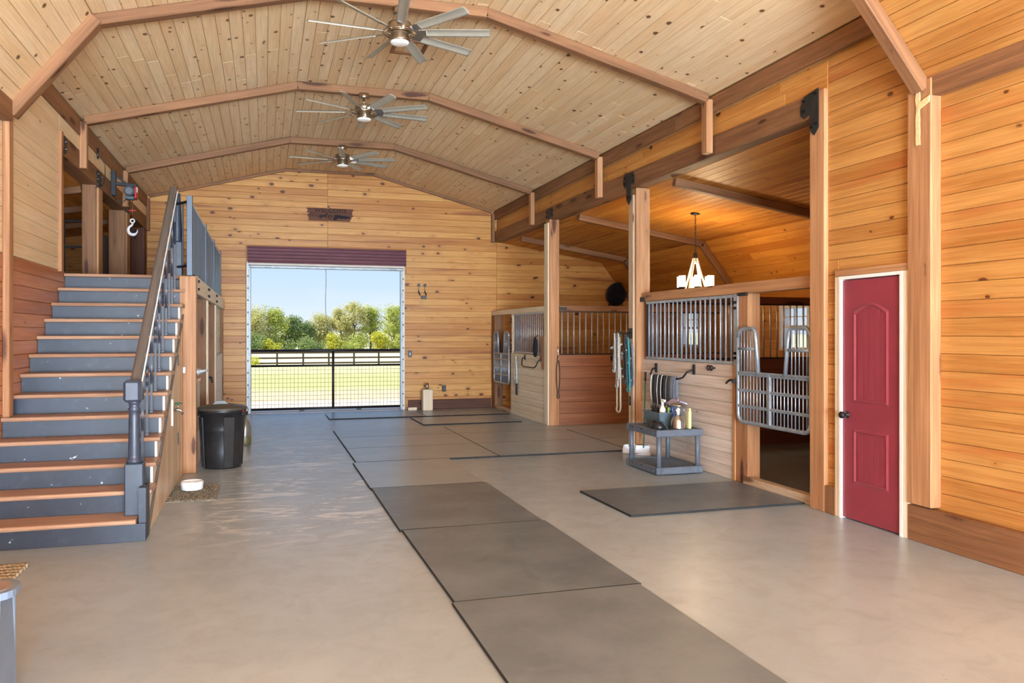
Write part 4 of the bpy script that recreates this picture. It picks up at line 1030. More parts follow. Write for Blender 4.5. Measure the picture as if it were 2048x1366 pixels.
m.build('hub_ring', 'nickel', fan)
def blade_mesh():
    m = MB(); w_ = .05; segs = 6; vs = []
    for i, x in enumerate((.24, .26, .45, .65, .85, .87)):
        for j in range(segs+1):
            t = j/segs*2-1; vs.append((x, t*w_*(1 if i else .9), .012*(1-t*t)))
    n = 6; q = segs+1
    top = [(i*q+j, (i+1)*q+j, (i+1)*q+j+1, i*q+j+1) for i in range(n-1) for j in range(segs)]
    m.add(vs, top, True); m.add([(x, y, z-.006) for x, y, z in vs], [f[::-1] for f in top], True)
    N = len(vs); rim = list(range(0, q))+[i*q+segs for i in range(1, n)]+[(n-1)*q+j for j in range(segs-1, -1, -1)]+[i*q for i in range(n-2, 0, -1)]
    m.add(vs+[(x, y, z-.006) for x, y, z in vs], [(rim[k], rim[(k+1) % len(rim)], N+rim[(k+1) % len(rim)], N+rim[k]) for k in range(len(rim))])
    return m.mesh('fan_blade', 'fan_blade')
blm = blade_mesh()
brm = MB().box((.215, 0, 0), (.10, .085, .012), bev=.005).mesh('blade_bracket', 'chrome')
for k in range(9):
    A = RZ(R(40*k)) @ T(0, 0, -.24) @ Matrix.Rotation(R(-22), 4, 'X')
    b_ = link('fan_blade', blm, fan, A); link('blade_bracket', brm, b_)
dup(fan, (1.25, T2-.08, 4.72), R(7), 'middle nickel ceiling fan of the three'); dup(fan, (1.25, T3-.08, 4.72), R(-17), 'farthest nickel ceiling fan, nearest the far gable')
ht = thing('ceiling_hatch', 'small square trimmed hatch in the ceiling beside the nearest fan', 'hatch')
for (x0, x1, y0, y1) in ((1.38, 1.76, 9.30, 9.34), (1.38, 1.76, 8.90, 8.94), (1.38, 1.42, 8.94, 9.30), (1.72, 1.76, 8.94, 9.30)): post(x0, x1, y0, y1, ZT-.02, ZT, 'fir_beam', ht, 'hatch_trim', bev=.003)

# ------------------------------------------------------------------ welcome sign
sg = thing('welcome_sign', 'rustic carved wooden welcome sign above the far doorway', 'sign')
FS = frame((1.25, YF-.006, 3.95), (1, 0, 0), (0, 0, 1))
random.seed(11)
def rough(x0, x1, z0, z1):
    L = [(x0+random.uniform(-.02, .035), z0+(z1-z0)*k/4) for k in range(5)]; Rr = [(x1+random.uniform(-.035, .02), z0+(z1-z0)*k/4) for k in range(5)]
    return L[::-1]+Rr
for (x0, x1, z0, z1) in ((-.45, .46, .03, .125), (-.42, .44, -.045, .03), (-.40, .43, -.125, -.045)):
    MB().prism(rough(x0, x1, z0, z1), .022, FS).build('sign_board', 'old_sign_wood', sg)
def text(body, size, mat, parent, F, ex=.002, name='lettering'):
    cu = bpy.data.curves.new(name, 'FONT'); cu.body = body; cu.size = size; cu.align_x = 'CENTER'; cu.align_y = 'CENTER'; cu.extrude = ex; cu.space_character = 1.15
    o = bpy.data.objects.new(name+'_curve', cu); C.objects.link(o)
    me = bpy.data.meshes.new_from_object(o.evaluated_get(bpy.context.evaluated_depsgraph_get())); bpy.data.objects.remove(o)
    me.materials.clear(); me.materials.append(M[mat]); return link(name, me, parent, F)
text('WELCOME', .12, 'letter_carved', sg, FS @ T(.02, .077, .023))
hs = [(-.17, -.09), (-.16, -.045), (-.19, -.06), (-.2, -.09), (-.205, -.06), (-.17, -.02), (-.08, -.015), (-.05, .02), (-.015, .02), (-.01, .005), (-.045, -.005), (-.06, -.035), (-.04, -.06), (-.05, -.09), (-.06, -.06), (-.085, -.045), (-.13, -.05), (-.145, -.07), (-.15, -.09)]
MB().prism([(x*1.0-.02, y) for x, y in hs], .003, FS @ T(0, 0, .022)).build('horse_emblem', 'horse_ink', sg)
m = MB(); m.tube([(.03*math.cos(a*R(24)), .03*math.sin(a*R(24)), 0) for a in range(15)], .008, 5, True); m.build('ring_emblem', 'letter_carved', sg, FS @ T(0, -.05, .024))
MB().prism([(.06, -.1), (.1, .0), (.16, .0), (.38, -.03), (.41, -.06), (.3, -.08), (.16, -.07), (.12, -.11)], .003, FS @ T(0, 0, .0215)).build('scorch_mark', 'horse_ink', sg)

# ------------------------------------------------------------------ small things on the far wall
sw_ = thing('light_switch', 'dark switch plate right of the far doorway', 'switch')
bx('plate', 2.83, 2.91, YF-.012, YF, 1.08, 1.22, 'black_plastic', sw_, .003); bx('toggle', 2.86, 2.88, YF-.025, YF-.01, 1.13, 1.17, 'white_paint', sw_)
ol = thing('wall_outlet', 'black outlet box with a loose yellow wire low on the far wall', 'outlet')
bx('outlet_box', 3.54, 3.62, YF-.05, YF, .36, .49, 'black_plastic', ol, .006)
MB().tube([(3.55, YF-.04, .38), (3.48, YF-.06, .34), (3.44, YF-.05, .24), (3.40, YF-.06, .33), (3.33, YF-.08, .30), (3.36, YF-.04, .42), (3.30, YF-.1, .46), (3.22, YF-.2, .44)], .005, 5).build('loose_wire', 'yellow_plastic', ol)
for x, lab in ((3.05, 'left of two black hooks with a dangling strap beside the rolling door'), (3.18, 'right of two black hooks with a dangling strap beside the rolling door')):
    h_ = thing('wall_hook', lab, 'hook', group='strap hooks')
    MB().cyl((x, YF, 2.57), (x, YF-.04, 2.57), .032, n=12).build('hook_knob', 'black_plastic', h_)
    MB().tube([(x, YF-.03, 2.56), (x-.005, YF-.02, 2.48), (x, YF-.02, 2.43), (x+.03, YF-.02, 2.36)], [.004, .004, .016, .012], 6).build('strap', 'black_plastic', h_)
tag(bx('junction_box', 3.10, 3.21, YF-.04, YF, 2.28, 2.35, 'black_plastic', bev=.004), 'small black box under the two strap hooks', 'box')
bl = thing('bollard_stub', 'short timber stub with a metal pipe standing by the far wall', 'post')
post(3.08, 3.28, 16.25, 16.45, 0, .43, 'pale_board', bl, 'timber_stub'); MB().cyl((3.18, 16.35, .42), (3.18, 16.35, .56), .035, n=14).build('pipe', 'brushed_steel', bl)
tag(bx('scrap_block', 2.80, 2.98, 16.4, 16.5, 0, .06, 'pale_board', bev=.004), 'small pale wood block on the floor beside the door track', 'block')
wfn = thing('wall_fan', 'black caged fan tilted down high on the far wall', 'fan')
FN = frame((7.42, 16.38, 2.43), (.97, .25, 0), (.06, -.22, .97))
m = MB()
for r_ in (.26, .215, .17, .125, .08):
    m.tube([FN @ Vector((r_*math.cos(a*R(15)), r_*math.sin(a*R(15)), .06*(1-(r_/.26)**2))) for a in range(24)], .004 if r_ < .26 else .012, 5, True)
for a in range(24): m.cyl(FN @ Vector((.05*math.cos(a*R(15)), .05*math.sin(a*R(15)), .055)), FN @ Vector((.26*math.cos(a*R(15)), .26*math.sin(a*R(15)), 0)), .0025, n=4)
m.build('cage', 'black_iron', wfn)
m = MB()
for a in range(3):
    q = RZ(R(120*a)); m.prism([tuple((q @ Vector((x, y, 0)))[:2]) for x, y in ((.03, -.03), (.12, -.09), (.22, -.07), (.22, .05), (.12, .07), (.03, .03))], .01, FN @ T(0, 0, -.02))
m.build('blades', 'black_plastic', wfn)
MB().lathe([(.255, 0), (.25, -.06), (.17, -.10), (.06, -.12)], n=28).build('rear_cage', 'black_iron', wfn, FN)
MB().cyl(FN @ Vector((0, 0, -.16)), FN @ Vector((0, 0, .06)), .07, n=16).build('motor', 'black_iron', wfn)
MB().tube([FN @ Vector((-.05, -.02, -.1)), (7.28, 16.5, 2.15), (7.28, YF, 2.12)], .02, 6).build('bracket', 'black_iron', wfn)

# ------------------------------------------------------------------ bins, bowl, jug, stool on the floor at left
tr = thing('trash_can', 'large round black plastic trash can with a domed grey lid', 'trash can', (-.475, 10.13, 0))
m = MB(); m.lathe([(.0, .0), (.205, .0), (.213, .015), (.222, .20), (.232, .42), (.238, .435), (.24, .46), (.252, .64), (.268, .645), (.27, .68), (.262, .69)], n=40)
for a in range(4):
    q = RZ(R(20+90*a)); 
    m.add([q @ Vector(v) for v in ((.214, -.05, .02), (.214, .05, .02), (.240, .06, .60), (.240, -.06, .60), (.222, -.05, .02), (.222, .05, .02), (.256, .06, .60), (.256, -.06, .60))], [(4, 5, 6, 7), (0, 4, 7, 3), (1, 2, 6, 5), (3, 7, 6, 2), (0, 1, 5, 4)])
m.build('can_body', 'black_plastic', tr)
MB().lathe([(.275, .675), (.283, .68), (.283, .70), (.27, .708), (.24, .722), (.15, .738), (0, .745)], n=40).build('lid', 'lid_plastic', tr)
hd_ = MB(); hd_.prism([(-.09, .0), (.09, .0), (.045, .045), (-.045, .045)], .06, frame((-.02, .03, .735), (1, 0, 0), (0, 0, 1))); hd_.build('lid_handle', 'lid_plastic', tr)
for s_ in (-1, 1): MB().box((0, 0, 0), (.05, .12, .05), bev=.008).build('side_handle', 'black_plastic', tr, RZ(R(-17)) @ T(s_*.262, 0, .63))
MB().box((0, 0, 0), (.035, .006, .016), bev=.002).build('red_badge', 'red_plastic', tr, RZ(R(62)) @ T(.0, 0, 0) @ T(.0, -.272, .66))
tag(MB().lathe([(0, .004), (.098, .004), (.104, .012), (.106, .082), (.103, .088), (.098, .085), (.094, .02), (0, .018)], n=32).build('food_bowl', 'ceramic_white', None, T(-.69, 8.66, .012)), 'white ceramic pet bowl on the bristle mat', 'bowl')
mt = thing('bristle_mat', 'brown bristle doormat under the white bowl', 'mat', (-.665, 8.52, 0))
MB().box((0, 0, .005), (.46, .83, .01), bev=.003).build('mat_backing', 'rope_mat', mt)
m = MB(); random.seed(5)
for k in range(2600):
    x, y = random.uniform(-.222, .222), random.uniform(-.405, .405); h = random.uniform(.006, .014); a = random.uniform(0, 6.28); dx, dy = .006*math.cos(a), .006*math.sin(a)
    m.add([(x-dx, y-dy, .009), (x+dx, y+dy, .009), (x+random.uniform(-.008, .008), y+random.uniform(-.008, .008), .009+h)], [(0, 1, 2)])
tag(m.build('bristles', 'rope_mat', mt, fix=False), kind='stuff')
jg = thing('plastic_jug', 'cloudy plastic jug standing behind the black trash can', 'jug', (-.27, 12.0, 0))
MB().lathe([(0, .003), (.085, .003), (.092, .02), (.092, .25), (.07, .33), (.03, .38), (.03, .415)], n=20).build('jug_body', 'milky_jug', jg)
MB().lathe([(.034, .405), (.034, .44), (.0, .442)], n=16).build('cap', 'olive_plastic', jg); MB().lathe([(0, .006), (.086, .006), (.086, .12), (0, .121)], n=20).build('liquid', 'olive_plastic', jg)
so = thing('mounting_step', 'blue-grey plastic mounting step at the lower left edge', 'step stool', (-1.3, 3.9, 0))
def rr(x0, x1, y0, y1, r_, n=5):
    p_ = []
    for cx_, cy_, a0 in ((x1-r_, y1-r_, 0), (x0+r_, y1-r_, 90), (x0+r_, y0+r_, 180), (x1-r_, y0+r_, 270)):
        p_ += [(cx_+r_*math.cos(R(a0+90*k/n)), cy_+r_*math.sin(R(a0+90*k/n))) for k in range(n+1)]
    return p_
MB().prism(rr(-.3, .3, -.12, .12, .09), .03, T(0, 0, .47)).build('top_step', 'blue_grey_plastic', so); MB().prism(rr(-.27, .27, -.09, .09, .07), .003, T(0, 0, .5)).build('grip_pad', 'brown_grip', so)
MB().prism(rr(-.25, .25, -.36, -.13, .05), .028, T(0, 0, .235)).build('lower_step', 'blue_grey_plastic', so); MB().prism(rr(-.22, .22, -.33, -.16, .04), .003, T(0, 0, .263)).build('grip_pad', 'brown_grip', so)
for s_ in (-1, 1):
    F = frame((s_*.235+(.02 if s_ > 0 else 0), 0, 0), (0, 1, 0), (0, 0, 1))
    MB().prism([(-.42, 0), (.16, 0), (.10, .47), (-.10, .47), (-.14, .24), (-.36, .235)], -.025, F).build('side_panel', 'blue_grey_plastic', so)
    MB().tube([(s_*.235, .155, .0), (s_*.25, .10, .47)], .016, 6).build('edge_rib', 'blue_grey_plastic', so); MB().tube([(s_*.24, -.41, 0), (s_*.25, -.35, .24), (s_*.25, -.13, .26), (s_*.25, -.10, .47)], .016, 6).build('edge_rib', 'blue_grey_plastic', so)
MB().box((0, .11, .25), (.46, .02, .42)).build('rear_panel', 'blue_grey_plastic', so); MB().box((0, -.12, .34), (.44, .02, .22)).build('riser_panel', 'blue_grey_plastic', so); MB().box((0, -.37, .11), (.44, .02, .2)).build('riser_panel', 'blue_grey_plastic', so)
rm = thing('rope_doormat', 'striped braided rope doormat at the left edge before the stairs', 'mat', (-1.80, 6.0, 0))
for k in range(11): MB().tube([(-.27+.009*q, -.18+.036*k+.004*math.sin(q*1.3+k), .012+.003*math.sin(q*2.1)) for q in range(62)], .014, 6).build('rope_strand', 'rope_pale' if k % 2 else 'rope_mat', rm)

# ------------------------------------------------------------------ shelf by the near stall and what stands on it
sh = thing('plastic_shelf', 'grey two-tier plastic shelf in front of the near stall', 'shelf', (4.42, 8.46, 0))
hx, hy = .285, .395
for z in (.005, .42):
    m = MB()
    for (cx_, cy_, dx_, dy_) in ((-hx+.02, 0, .04, 2*hy-.11), (hx-.02, 0, .04, 2*hy-.11), (0, -hy+.02, 2*hx-.11, .04), (0, hy-.02, 2*hx-.11, .04)): m.box((cx_, cy_, z+.0425), (dx_, dy_, .076), bev=.006)
    for sx_ in (-1, 1):
        for sy_ in (-1, 1): m.box((sx_*(hx-.026), sy_*(hy-.026), z+.0425), (.058, .058, .082), bev=.01)
    ty = m.build('tray_rim', 'grey_plastic', sh)
    m = MB()
    for k in range(13): m.box((-hx+.04+(2*hx-.08)*k/12, 0, z+.066), (.017, 2*hy-.06, .012))
    for k in range(17): m.box((0, -hy+.04+(2*hy-.08)*k/16, z+.066), (2*hx-.06, .017, .0125))
    tag(m.build('lattice', 'grey_plastic', ty, fix=False), kind='stuff')
    for (fx, rot_) in ((0, 0),):
        MB().prism([(-.2, .02), (.2, .02), (.22, .062), (-.22, .062)], .006, frame((0, -hy-.0, z), (1, 0, 0), (0, 0, 1))).build('rim_panel', 'grey_plastic', ty); MB().prism([(-.3, .02), (.3, .02), (.33, .062), (-.33, .062)], .006, frame((-hx, 0, z), (0, -1, 0), (0, 0, 1))).build('rim_panel', 'grey_plastic', ty)
    for y in (-.02, .22): MB().box((-hx-.003, y, z+.055), (.012, .03, .02), bev=.003).build('rim_notch', 'black_plastic', ty)
legm = MB().cyl((0, 0, .07), (0, 0, .44), .027, n=14).mesh('leg', 'grey_plastic')
copies(legm, 'leg', sh, [(sx_*(hx-.045), sy_*(hy-.045), 0) for sx_ in (-1, 1) for sy_ in (-1, 1)])
ZS = .498
bn = thing('grooming_bin', 'slate plastic bin full of grooming gear on the shelf', 'bin', (4.45, 8.56, ZS-.0))
m = MB(); O = [(-.135, -.20), (.135, -.20), (.135, .20), (-.135, .20)]
vs = [(x*.85, y*.88, 0) for x, y in O]+[(x, y, .15) for x, y in O]+[(x*1.06, y*1.04, .15) for x, y in O]+[(x*1.06, y*1.04, .165) for x, y in O]+[(x*.97, y*.97, .165) for x, y in O]+[(x*.83, y*.86, .01) for x, y in O]
fs = [(3, 2, 1, 0)]
for L in range(5): fs += [(4*L+i, 4*L+(i+1) % 4, 4*L+4+(i+1) % 4, 4*L+4+i) for i in range(4)]
fs.append((20, 21, 22, 23)); m.add(vs, fs); m.build('bin_body', 'bin_plastic', bn)
def bottle(name, label, loc, r_, h_, mat, capmat, tilt=0):
    t = thing(name, label, 'bottle', loc); t.rotation_euler = (R(tilt), R(-tilt*.6), 0)
    MB().lathe([(0, 0), (r_, .0), (r_*1.02, .01), (r_, h_*.62), (r_*.45, h_*.76), (r_*.4, h_*.82)], n=16).build('bottle_body', mat, t)
    MB().lathe([(r_*.5, h_*.8), (r_*.5, h_*.96), (r_*.3, h_), (0, h_)], n=12).build('bottle_cap', capmat, t); return t
bottle('spray_bottle', 'white spray bottle standing in the grooming bin', (4.43, 8.50, ZS+.012), .036, .29, 'white_paint', 'white_paint', 4)
MB().box((0, 0, 0), (.03, .085, .03), bev=.006).build('trigger_head', 'white_paint', bpy.data.objects['spray_bottle'], T(0, -.02, .285))
bottle('lotion_bottle', 'blue bottle leaning in the grooming bin', (4.52, 8.42, ZS+.012), .04, .23, 'blue_plastic', 'blue_plastic', 14)
bottle('shampoo_bottle', 'light green bottle in the grooming bin', (4.46, 8.41, ZS+.012), .024, .21, 'green_plastic', 'green_plastic', 3)
bottle('oil_bottle', 'olive bottle at the back of the grooming bin', (4.51, 8.56, ZS+.012), .034, .22, 'olive_plastic', 'olive_plastic', 6)
br = thing('bristle_brush', 'dark brush heap at the left end of the grooming bin', 'brush', (4.42, 8.66, ZS+.12))
MB().box((0, 0, .05), (.07, .15, .03), Matrix.Rotation(R(25), 3, 'X'), .01).build('brush_back', 'leather_dark', br); m = MB(); random.seed(9)
for k in range(140):
    x, y = random.uniform(-.035, .035), random.uniform(-.07, .07); m.cyl((x, y, .06+y*.45), (x*1.4, y*1.15, .10+y*.5+random.uniform(-.01, .01)), .0025, .001, 3)
tag(m.build('bristles', 'leather_dark', br, fix=False), kind='stuff')
tag(MB().add([(-.09, -.09, .0), (.09, -.10, .02), (.10, .09, .05), (-.08, .09, .02), (0, -.1, .045), (.0, .1, .06), (-.09, -.09, -.012), (.09, -.1, .008), (.10, .09, .038), (-.08, .09, .008)], [(0, 4, 5, 3), (4, 1, 2, 5), (6, 9, 8, 7), (0, 6, 7, 1, 4), (3, 5, 2, 8, 9), (0, 3, 9, 6), (1, 7, 8, 2)]).build('folded_cloth', 'lavender_cloth', None, T(4.58, 8.45, ZS+.245)), 'lavender cloth folded over the bottles in the bin', 'cloth')
cm = thing('curry_comb', 'black rubber curry comb with handle lying at the shelf front edge', 'comb', (4.25, 8.28, ZS))
MB().lathe([(0, .07), (.05, .068), (.075, .05), (.085, .012), (.08, 0), (0, .0)], n=20, sy=1.35).build('comb_body', 'black_plastic', cm); MB().tube([(.06, -.13, .01), (.02, -.09, .075), (-.02, 0, .09), (.0, .09, .07)], .01, 6).build('comb_strap', 'webbing_dark', cm)
for k in range(9): MB().tube([(-.08+.02*k, .03+.0*k, .004), (-.08+.02*k, -.105, .006)], .005, 5).build('tooth_row', 'black_plastic', cm)
ln = thing('camp_lantern', 'chrome camping lantern with clear globe on the shelf', 'lantern', (4.44, 8.15, ZS))
MB().lathe([(0, 0), (.072, 0), (.082, .008), (.08, .02), (.078, .09), (.066, .125), (.048, .145), (.048, .155)], n=28).build('fuel_tank', 'brushed_steel', ln)
MB().lathe([(.052, .155), (.062, .165), (.062, .255), (.056, .265)], n=28).build('globe', 'clear_glass', ln)
MB().lathe([(.098, .265), (.102, .262), (.10, .272), (.055, .292), (.02, .30), (0, .301)], n=28).build('hood', 'brushed_steel', ln); MB().cyl((0, 0, .295), (0, 0, .35), .006).build('finial', 'brushed_steel', ln)
MB().lathe([(.014, .155), (.02, .19), (.018, .225), (.008, .24), (0, .24)], n=12).build('mantle', 'white_paint', ln)
for a in range(4): MB().cyl((.064*math.cos(R(45+90*a)), .064*math.sin(R(45+90*a)), .15), (.064*math.cos(R(45+90*a)), .064*math.sin(R(45+90*a)), .27), .0025, n=5).build('guard_wire', 'chrome', ln)
yb = thing('paper_box', 'tall pale yellow box behind the lantern', 'box', (4.58, 8.16, ZS)); MB().box((0, 0, .10), (.035, .06, .20), bev=.004).build('carton', 'yellow_plastic', yb); MB().box((0, -.01, .215), (.025, .04, .03), bev=.004).build('flap', 'yellow_plastic', yb)

# long handled tools leaning in the corner behind the shelf
for (x, y, lab, mt_, hh) in ((4.62, 9.72, 'white dust scoop with a pale long handle behind the shelf', 'rope_pale', .62), (4.70, 9.55, 'white dust scoop with a dark green long handle beside the post', 'green_fibre', .95)):
    t = thing('long_scoop', lab, 'scoop', (x, y, 0), R(20 if hh < .7 else -30), group='long handled scoops')
    m = MB(); m.add([(-.10, -.12, .005), (.10, -.12, .005), (.11, .05, .005), (-.11, .05, .005), (-.10, -.10, .02), (.10, -.10, .02), (.10, .05, .11), (-.10, .05, .11), (.11, .07, .01), (-.11, .07, .01), (.09, .07, .11), (-.09, .07, .11)],
          [(0, 1, 2, 3), (1, 5, 6, 2), (0, 3, 7, 4), (3, 2, 8, 9), (2, 6, 10, 8), (3, 9, 11, 7), (8, 10, 11, 9), (7, 6, 10, 11)][0:8]); m.build('scoop_pan', 'ceramic_white', t, fix=False)
    MB().cyl((0, .05, .08), (.02, .06, hh), .008, n=8).build('handle', mt_, t); MB().cyl((.02, .06, hh), (.023, .06, hh+.12), .013, n=8).build('grip', 'black_plastic', t)

# ------------------------------------------------------------------ tack on the near stall and posts
bb = thing('blanket_bar', 'black iron swing bar with hooks on the near stall planks', 'rack')
MB().tube([(4.80, 9.37, 1.13), (4.74, 9.37, 1.12), (4.70, 9.35, 1.05), (4.69, 9.30, 1.03), (4.69, 8.62, 1.03), (4.70, 8.52, 1.05), (4.72, 8.45, 1.12), (4.80, 8.42, 1.15)], .011, 8).build('bar_rod', 'black_iron', bb)
for y, z in ((9.37, 1.13), (8.42, 1.15)): MB().box((4.792, y, z), (.016, .05, .12), bev=.004).build('bracket', 'black_iron', bb)
def strap(name, label, y, w_, z1, mat, edge=None, cat='girth', back=.04):
    t = thing(name, label, cat, (4.69, y, 1.04))
    m = MB(); n = 12; prof_ = [(-.022-.012*math.sin(k/n*3.1), -(1.04-z1)*(1-k/n)) for k in range(n)]+[(-.015, .012), (0, .018), (.015, .012)]+[(.022, -(1.04-z1-.03)*k/n) for k in range(1, n)]
    vs = [(x, yy, z) for yy in (-w_/2, w_/2) for x, z in prof_]; q = len(prof_)
    vs2 = [(x*1.0+(.006 if i % q < n+1 else -.006), yy, z-.002) for i, (x, yy, z) in enumerate(vs)]
    m.add(vs+vs2, [(k, k+1, q+k+1, q+k) for k in range(q-1)]+[(2*q+k, 3*q+k, 3*q+k+1, 2*q+k+1) for k in range(q-1)]+[(k, 2*q+k, 2*q+k+1, k+1) for k in range(q-1)]+[(q+k, q+k+1, 3*q+k+1, 3*q+k) for k in range(q-1)], True)
    m.build('strap_body', mat, t)
    if edge:
        for s_ in (-1, 1): MB().tube([(x-.004, s_*w_/2, z) for x, z in prof_[:n+2]], .005, 5).build('fleece_edge', edge, t)
    MB().tube([(-.035, -.02, z1-1.04-.005), (-.035, .02, z1-1.04-.005), (-.035, .02, z1-1.04-.045), (-.035, -.02, z1-1.04-.045)], .005, 5, True).build('buckle', 'chrome', t)
    return t
strap('saddle_girth', 'narrow girth with pale end hanging leftmost on the blanket bar', 9.27, .045, .74, 'felt_pale', None)
strap('saddle_girth', 'wide grey girth second from left on the blanket bar', 9.16, .12, .70, 'webbing_dark', None)
strap('saddle_girth', 'wide grey girth with white fleece edge in the middle of the blanket bar', 9.03, .10, .69, 'webbing_dark', 'felt_pale')
strap('saddle_girth', 'thin leather girth beside the grey blanket', 8.91, .05, .66, 'leather_dark', None)
strap('folded_pad', 'folded blue-grey pad hanging rightmost on the blanket bar', 8.75, .20, .68, 'webbing_grey', 'webbing_grey', 'pad')
eh = thing('eye_hook', 'black double ring tie hook on the near stall planks', 'hook')
for y in (8.06, 8.0): MB().tube([(4.77, y+.026*math.cos(a*R(30)), 1.185+.026*math.sin(a*R(30))) for a in range(12)], .008, 6, True).build('ring', 'black_iron', eh)
MB().cyl((4.80, 7.97, 1.185), (4.76, 7.97, 1.185), .01).build('stem', 'black_iron', eh)

def hang(pts, r_, n=6): return MB().tube(pts, r_, n)
def loop(x, y, z0, z1, w_, wob=0):
    p_ = [(x, y-w_*.15, z0)]
    for k in range(1, 8): p_.append((x+wob*math.sin(k*1.7), y-w_*.5*min(1, .3+k/6), z0+(z1-z0)*k/8))
    p_ += [(x, y-w_*.4, z1+.03), (x, y-w_*.15, z1), (x, y+w_*.15, z1), (x, y+w_*.4, z1+.03)]
    for k in range(7, 0, -1): p_.append((x+wob*math.cos(k*1.3), y+w_*.5*min(1, .3+k/6), z0+(z1-z0)*k/8))
    p_.append((x, y+w_*.15, z0)); return p_
rk = thing('halter_rack', 'iron prong rack holding halters on the bleached post', 'rack')
MB().box((4.683, 9.90, 1.57), (.012, .10, .14), bev=.003).build('rack_plate', 'plate_iron', rk)
for dy in (-.05, .0, .09): MB().tube([(4.685, 9.90+dy*.3, 1.58), (4.60, 9.90+dy, 1.57), (4.52, 9.90+dy*1.4, 1.575), (4.50, 9.90+dy*1.5, 1.60)], .007, 6).build('prong', 'plate_iron', rk)
def uloop(x, y, z0, z1, w_, lean=0, seed=1):
    q = random.Random(seed); p_ = []
    for k in range(9): p_.append((x+q.uniform(-.004, .004), y-w_*.5*(.35+.65*math.sin(k/8*1.57))+lean*k/8, z0+(z1+w_*.5-z0)*k/8))
    for k in range(1, 8): a_ = R(180+180*k/8); p_.append((x, y+lean+w_*.5*math.cos(a_), z1+w_*.5+w_*.5*math.sin(a_)))
    for k in range(8, -1, -1): p_.append((x+.012+q.uniform(-.004, .004), y+w_*.5*(.35+.65*math.sin(k/8*1.57))+lean*k/8, z0+(z1+w_*.5-z0)*k/8))
    return p_
t = thing('lead_rope', 'long pale cotton lead rope looping low from the halter rack', 'rope')
hang(uloop(4.56, 10.02, 1.52, .51, .14, 0, 2), .013).build('rope_loop', 'rope_pale', t); MB().box((4.55, 10.0, 1.05), (.02, .02, .07), bev=.006).build('snap', 'chrome', t)
t = thing('lead_rope', 'grey braided lead rope hanging in the rack bundle', 'rope')
for k, (dy, zb) in enumerate(((.05, .84), (.0, .95), (.09, 1.05))): hang(uloop(4.54-.01*k, 9.97+dy, 1.58, zb, .07, .01, 5+k), .013).build('rope_loop', 'rope_grey', t)
def rings(t, x, spots, r_=.025):
    for y, z in spots: MB().tube([(x, y+r_*math.cos(a*R(36)), z+r_*math.sin(a*R(36))) for a in range(10)], .006, 5, True).build('ring', 'chrome', t)
def halter(label, x, y, z0, zb, mat, w_, spots, seed):
    t = thing('rope_halter', label, 'halter')
    for k in range(3):
        pts_ = uloop(x+.015*k, y+.02*(k-1), z0-.03*k, zb+.1*k, w_*(1-.15*k), .02*(k-1), seed+k)
        m = MB(); m.tube(pts_, .012, 5); m.build('crown_strap' if k == 0 else 'cheek_strap', mat, t)
    rings(t, x-.012, spots); MB().box((x-.01, spots[0][0], spots[0][1]-.05), (.012, .03, .06), bev=.004).build('buckle', 'chrome', t); return t
halter('teal nylon halter hanging from the rack on the bleached post', 4.60, 9.83, 1.52, .80, 'rope_teal', .09, [(9.85, 1.35), (9.81, 1.18), (9.86, .92)], 31)
halter('dark nylon halter between the teal halter and grey rope', 4.58, 9.90, 1.56, .90, 'webbing_dark', .11, [(9.92, 1.30), (9.95, 1.10), (9.90, 1.0)], 41)
halter('black and silver halter hanging at the front of the rack bundle', 4.64, 9.80, 1.44, .88, 'webbing_grey', .08, [(9.80, 1.24), (9.83, 1.05), (9.79, .95)], 51)
t = thing('hanging_whip', 'short handle lying sideways across the rack bundle', 'handle'); MB().cyl((4.62, 10.0, 1.43), (4.50, 10.14, 1.37), .014, .018).build('grip', 'felt_pale', t); MB().cyl((4.62, 10.0, 1.43), (4.66, 9.96, 1.445), .008).build('shaft', 'leather_dark', t)
t = thing('bridle_hook', 'black curved iron hook on the reddish partition', 'hook'); MB().box((5.77, 12.953, 1.14), (.05, .014, .09), bev=.004).build('hook_plate', 'black_iron', t); MB().tube([(5.77, 12.95, 1.14), (5.77, 12.86, 1.1), (5.79, 12.83, 1.02), (5.86, 12.82, .98), (5.98, 12.82, .975)], .012, 6).build('hook_arm', 'black_iron', t)
t = thing('dog_leash', 'dark leash with silver snap hanging on the far bay post', 'leash'); hang(loop(4.765, 12.91, 1.22, .46, .01), .006).build('spare', 'leather_dark', t)
for c in list(t.children): bpy.data.objects.remove(c)
pts_ = [(4.765, 12.92, 1.2)]+[(4.765-.035*math.sin(k/8*3.14)*.9, 12.92, 1.2-.7*k/8) for k in range(1, 8)]+[(4.75, 12.92, .48), (4.77, 12.92, .462), (4.79, 12.92, .48)]+[(4.765+.035*math.sin(k/8*3.14)*.9, 12.92, 1.2-.7*k/8) for k in range(7, 0, -1)]
MB().tube(pts_, .008, 6).build('leash_strap', 'leather_dark', t); MB().tube([(4.76, 12.92, 1.36), (4.765, 12.92, 1.28), (4.77, 12.92, 1.22), (4.76, 12.92, 1.19)], [.004, .014, .008, .016], 6).build('snap', 'chrome', t)
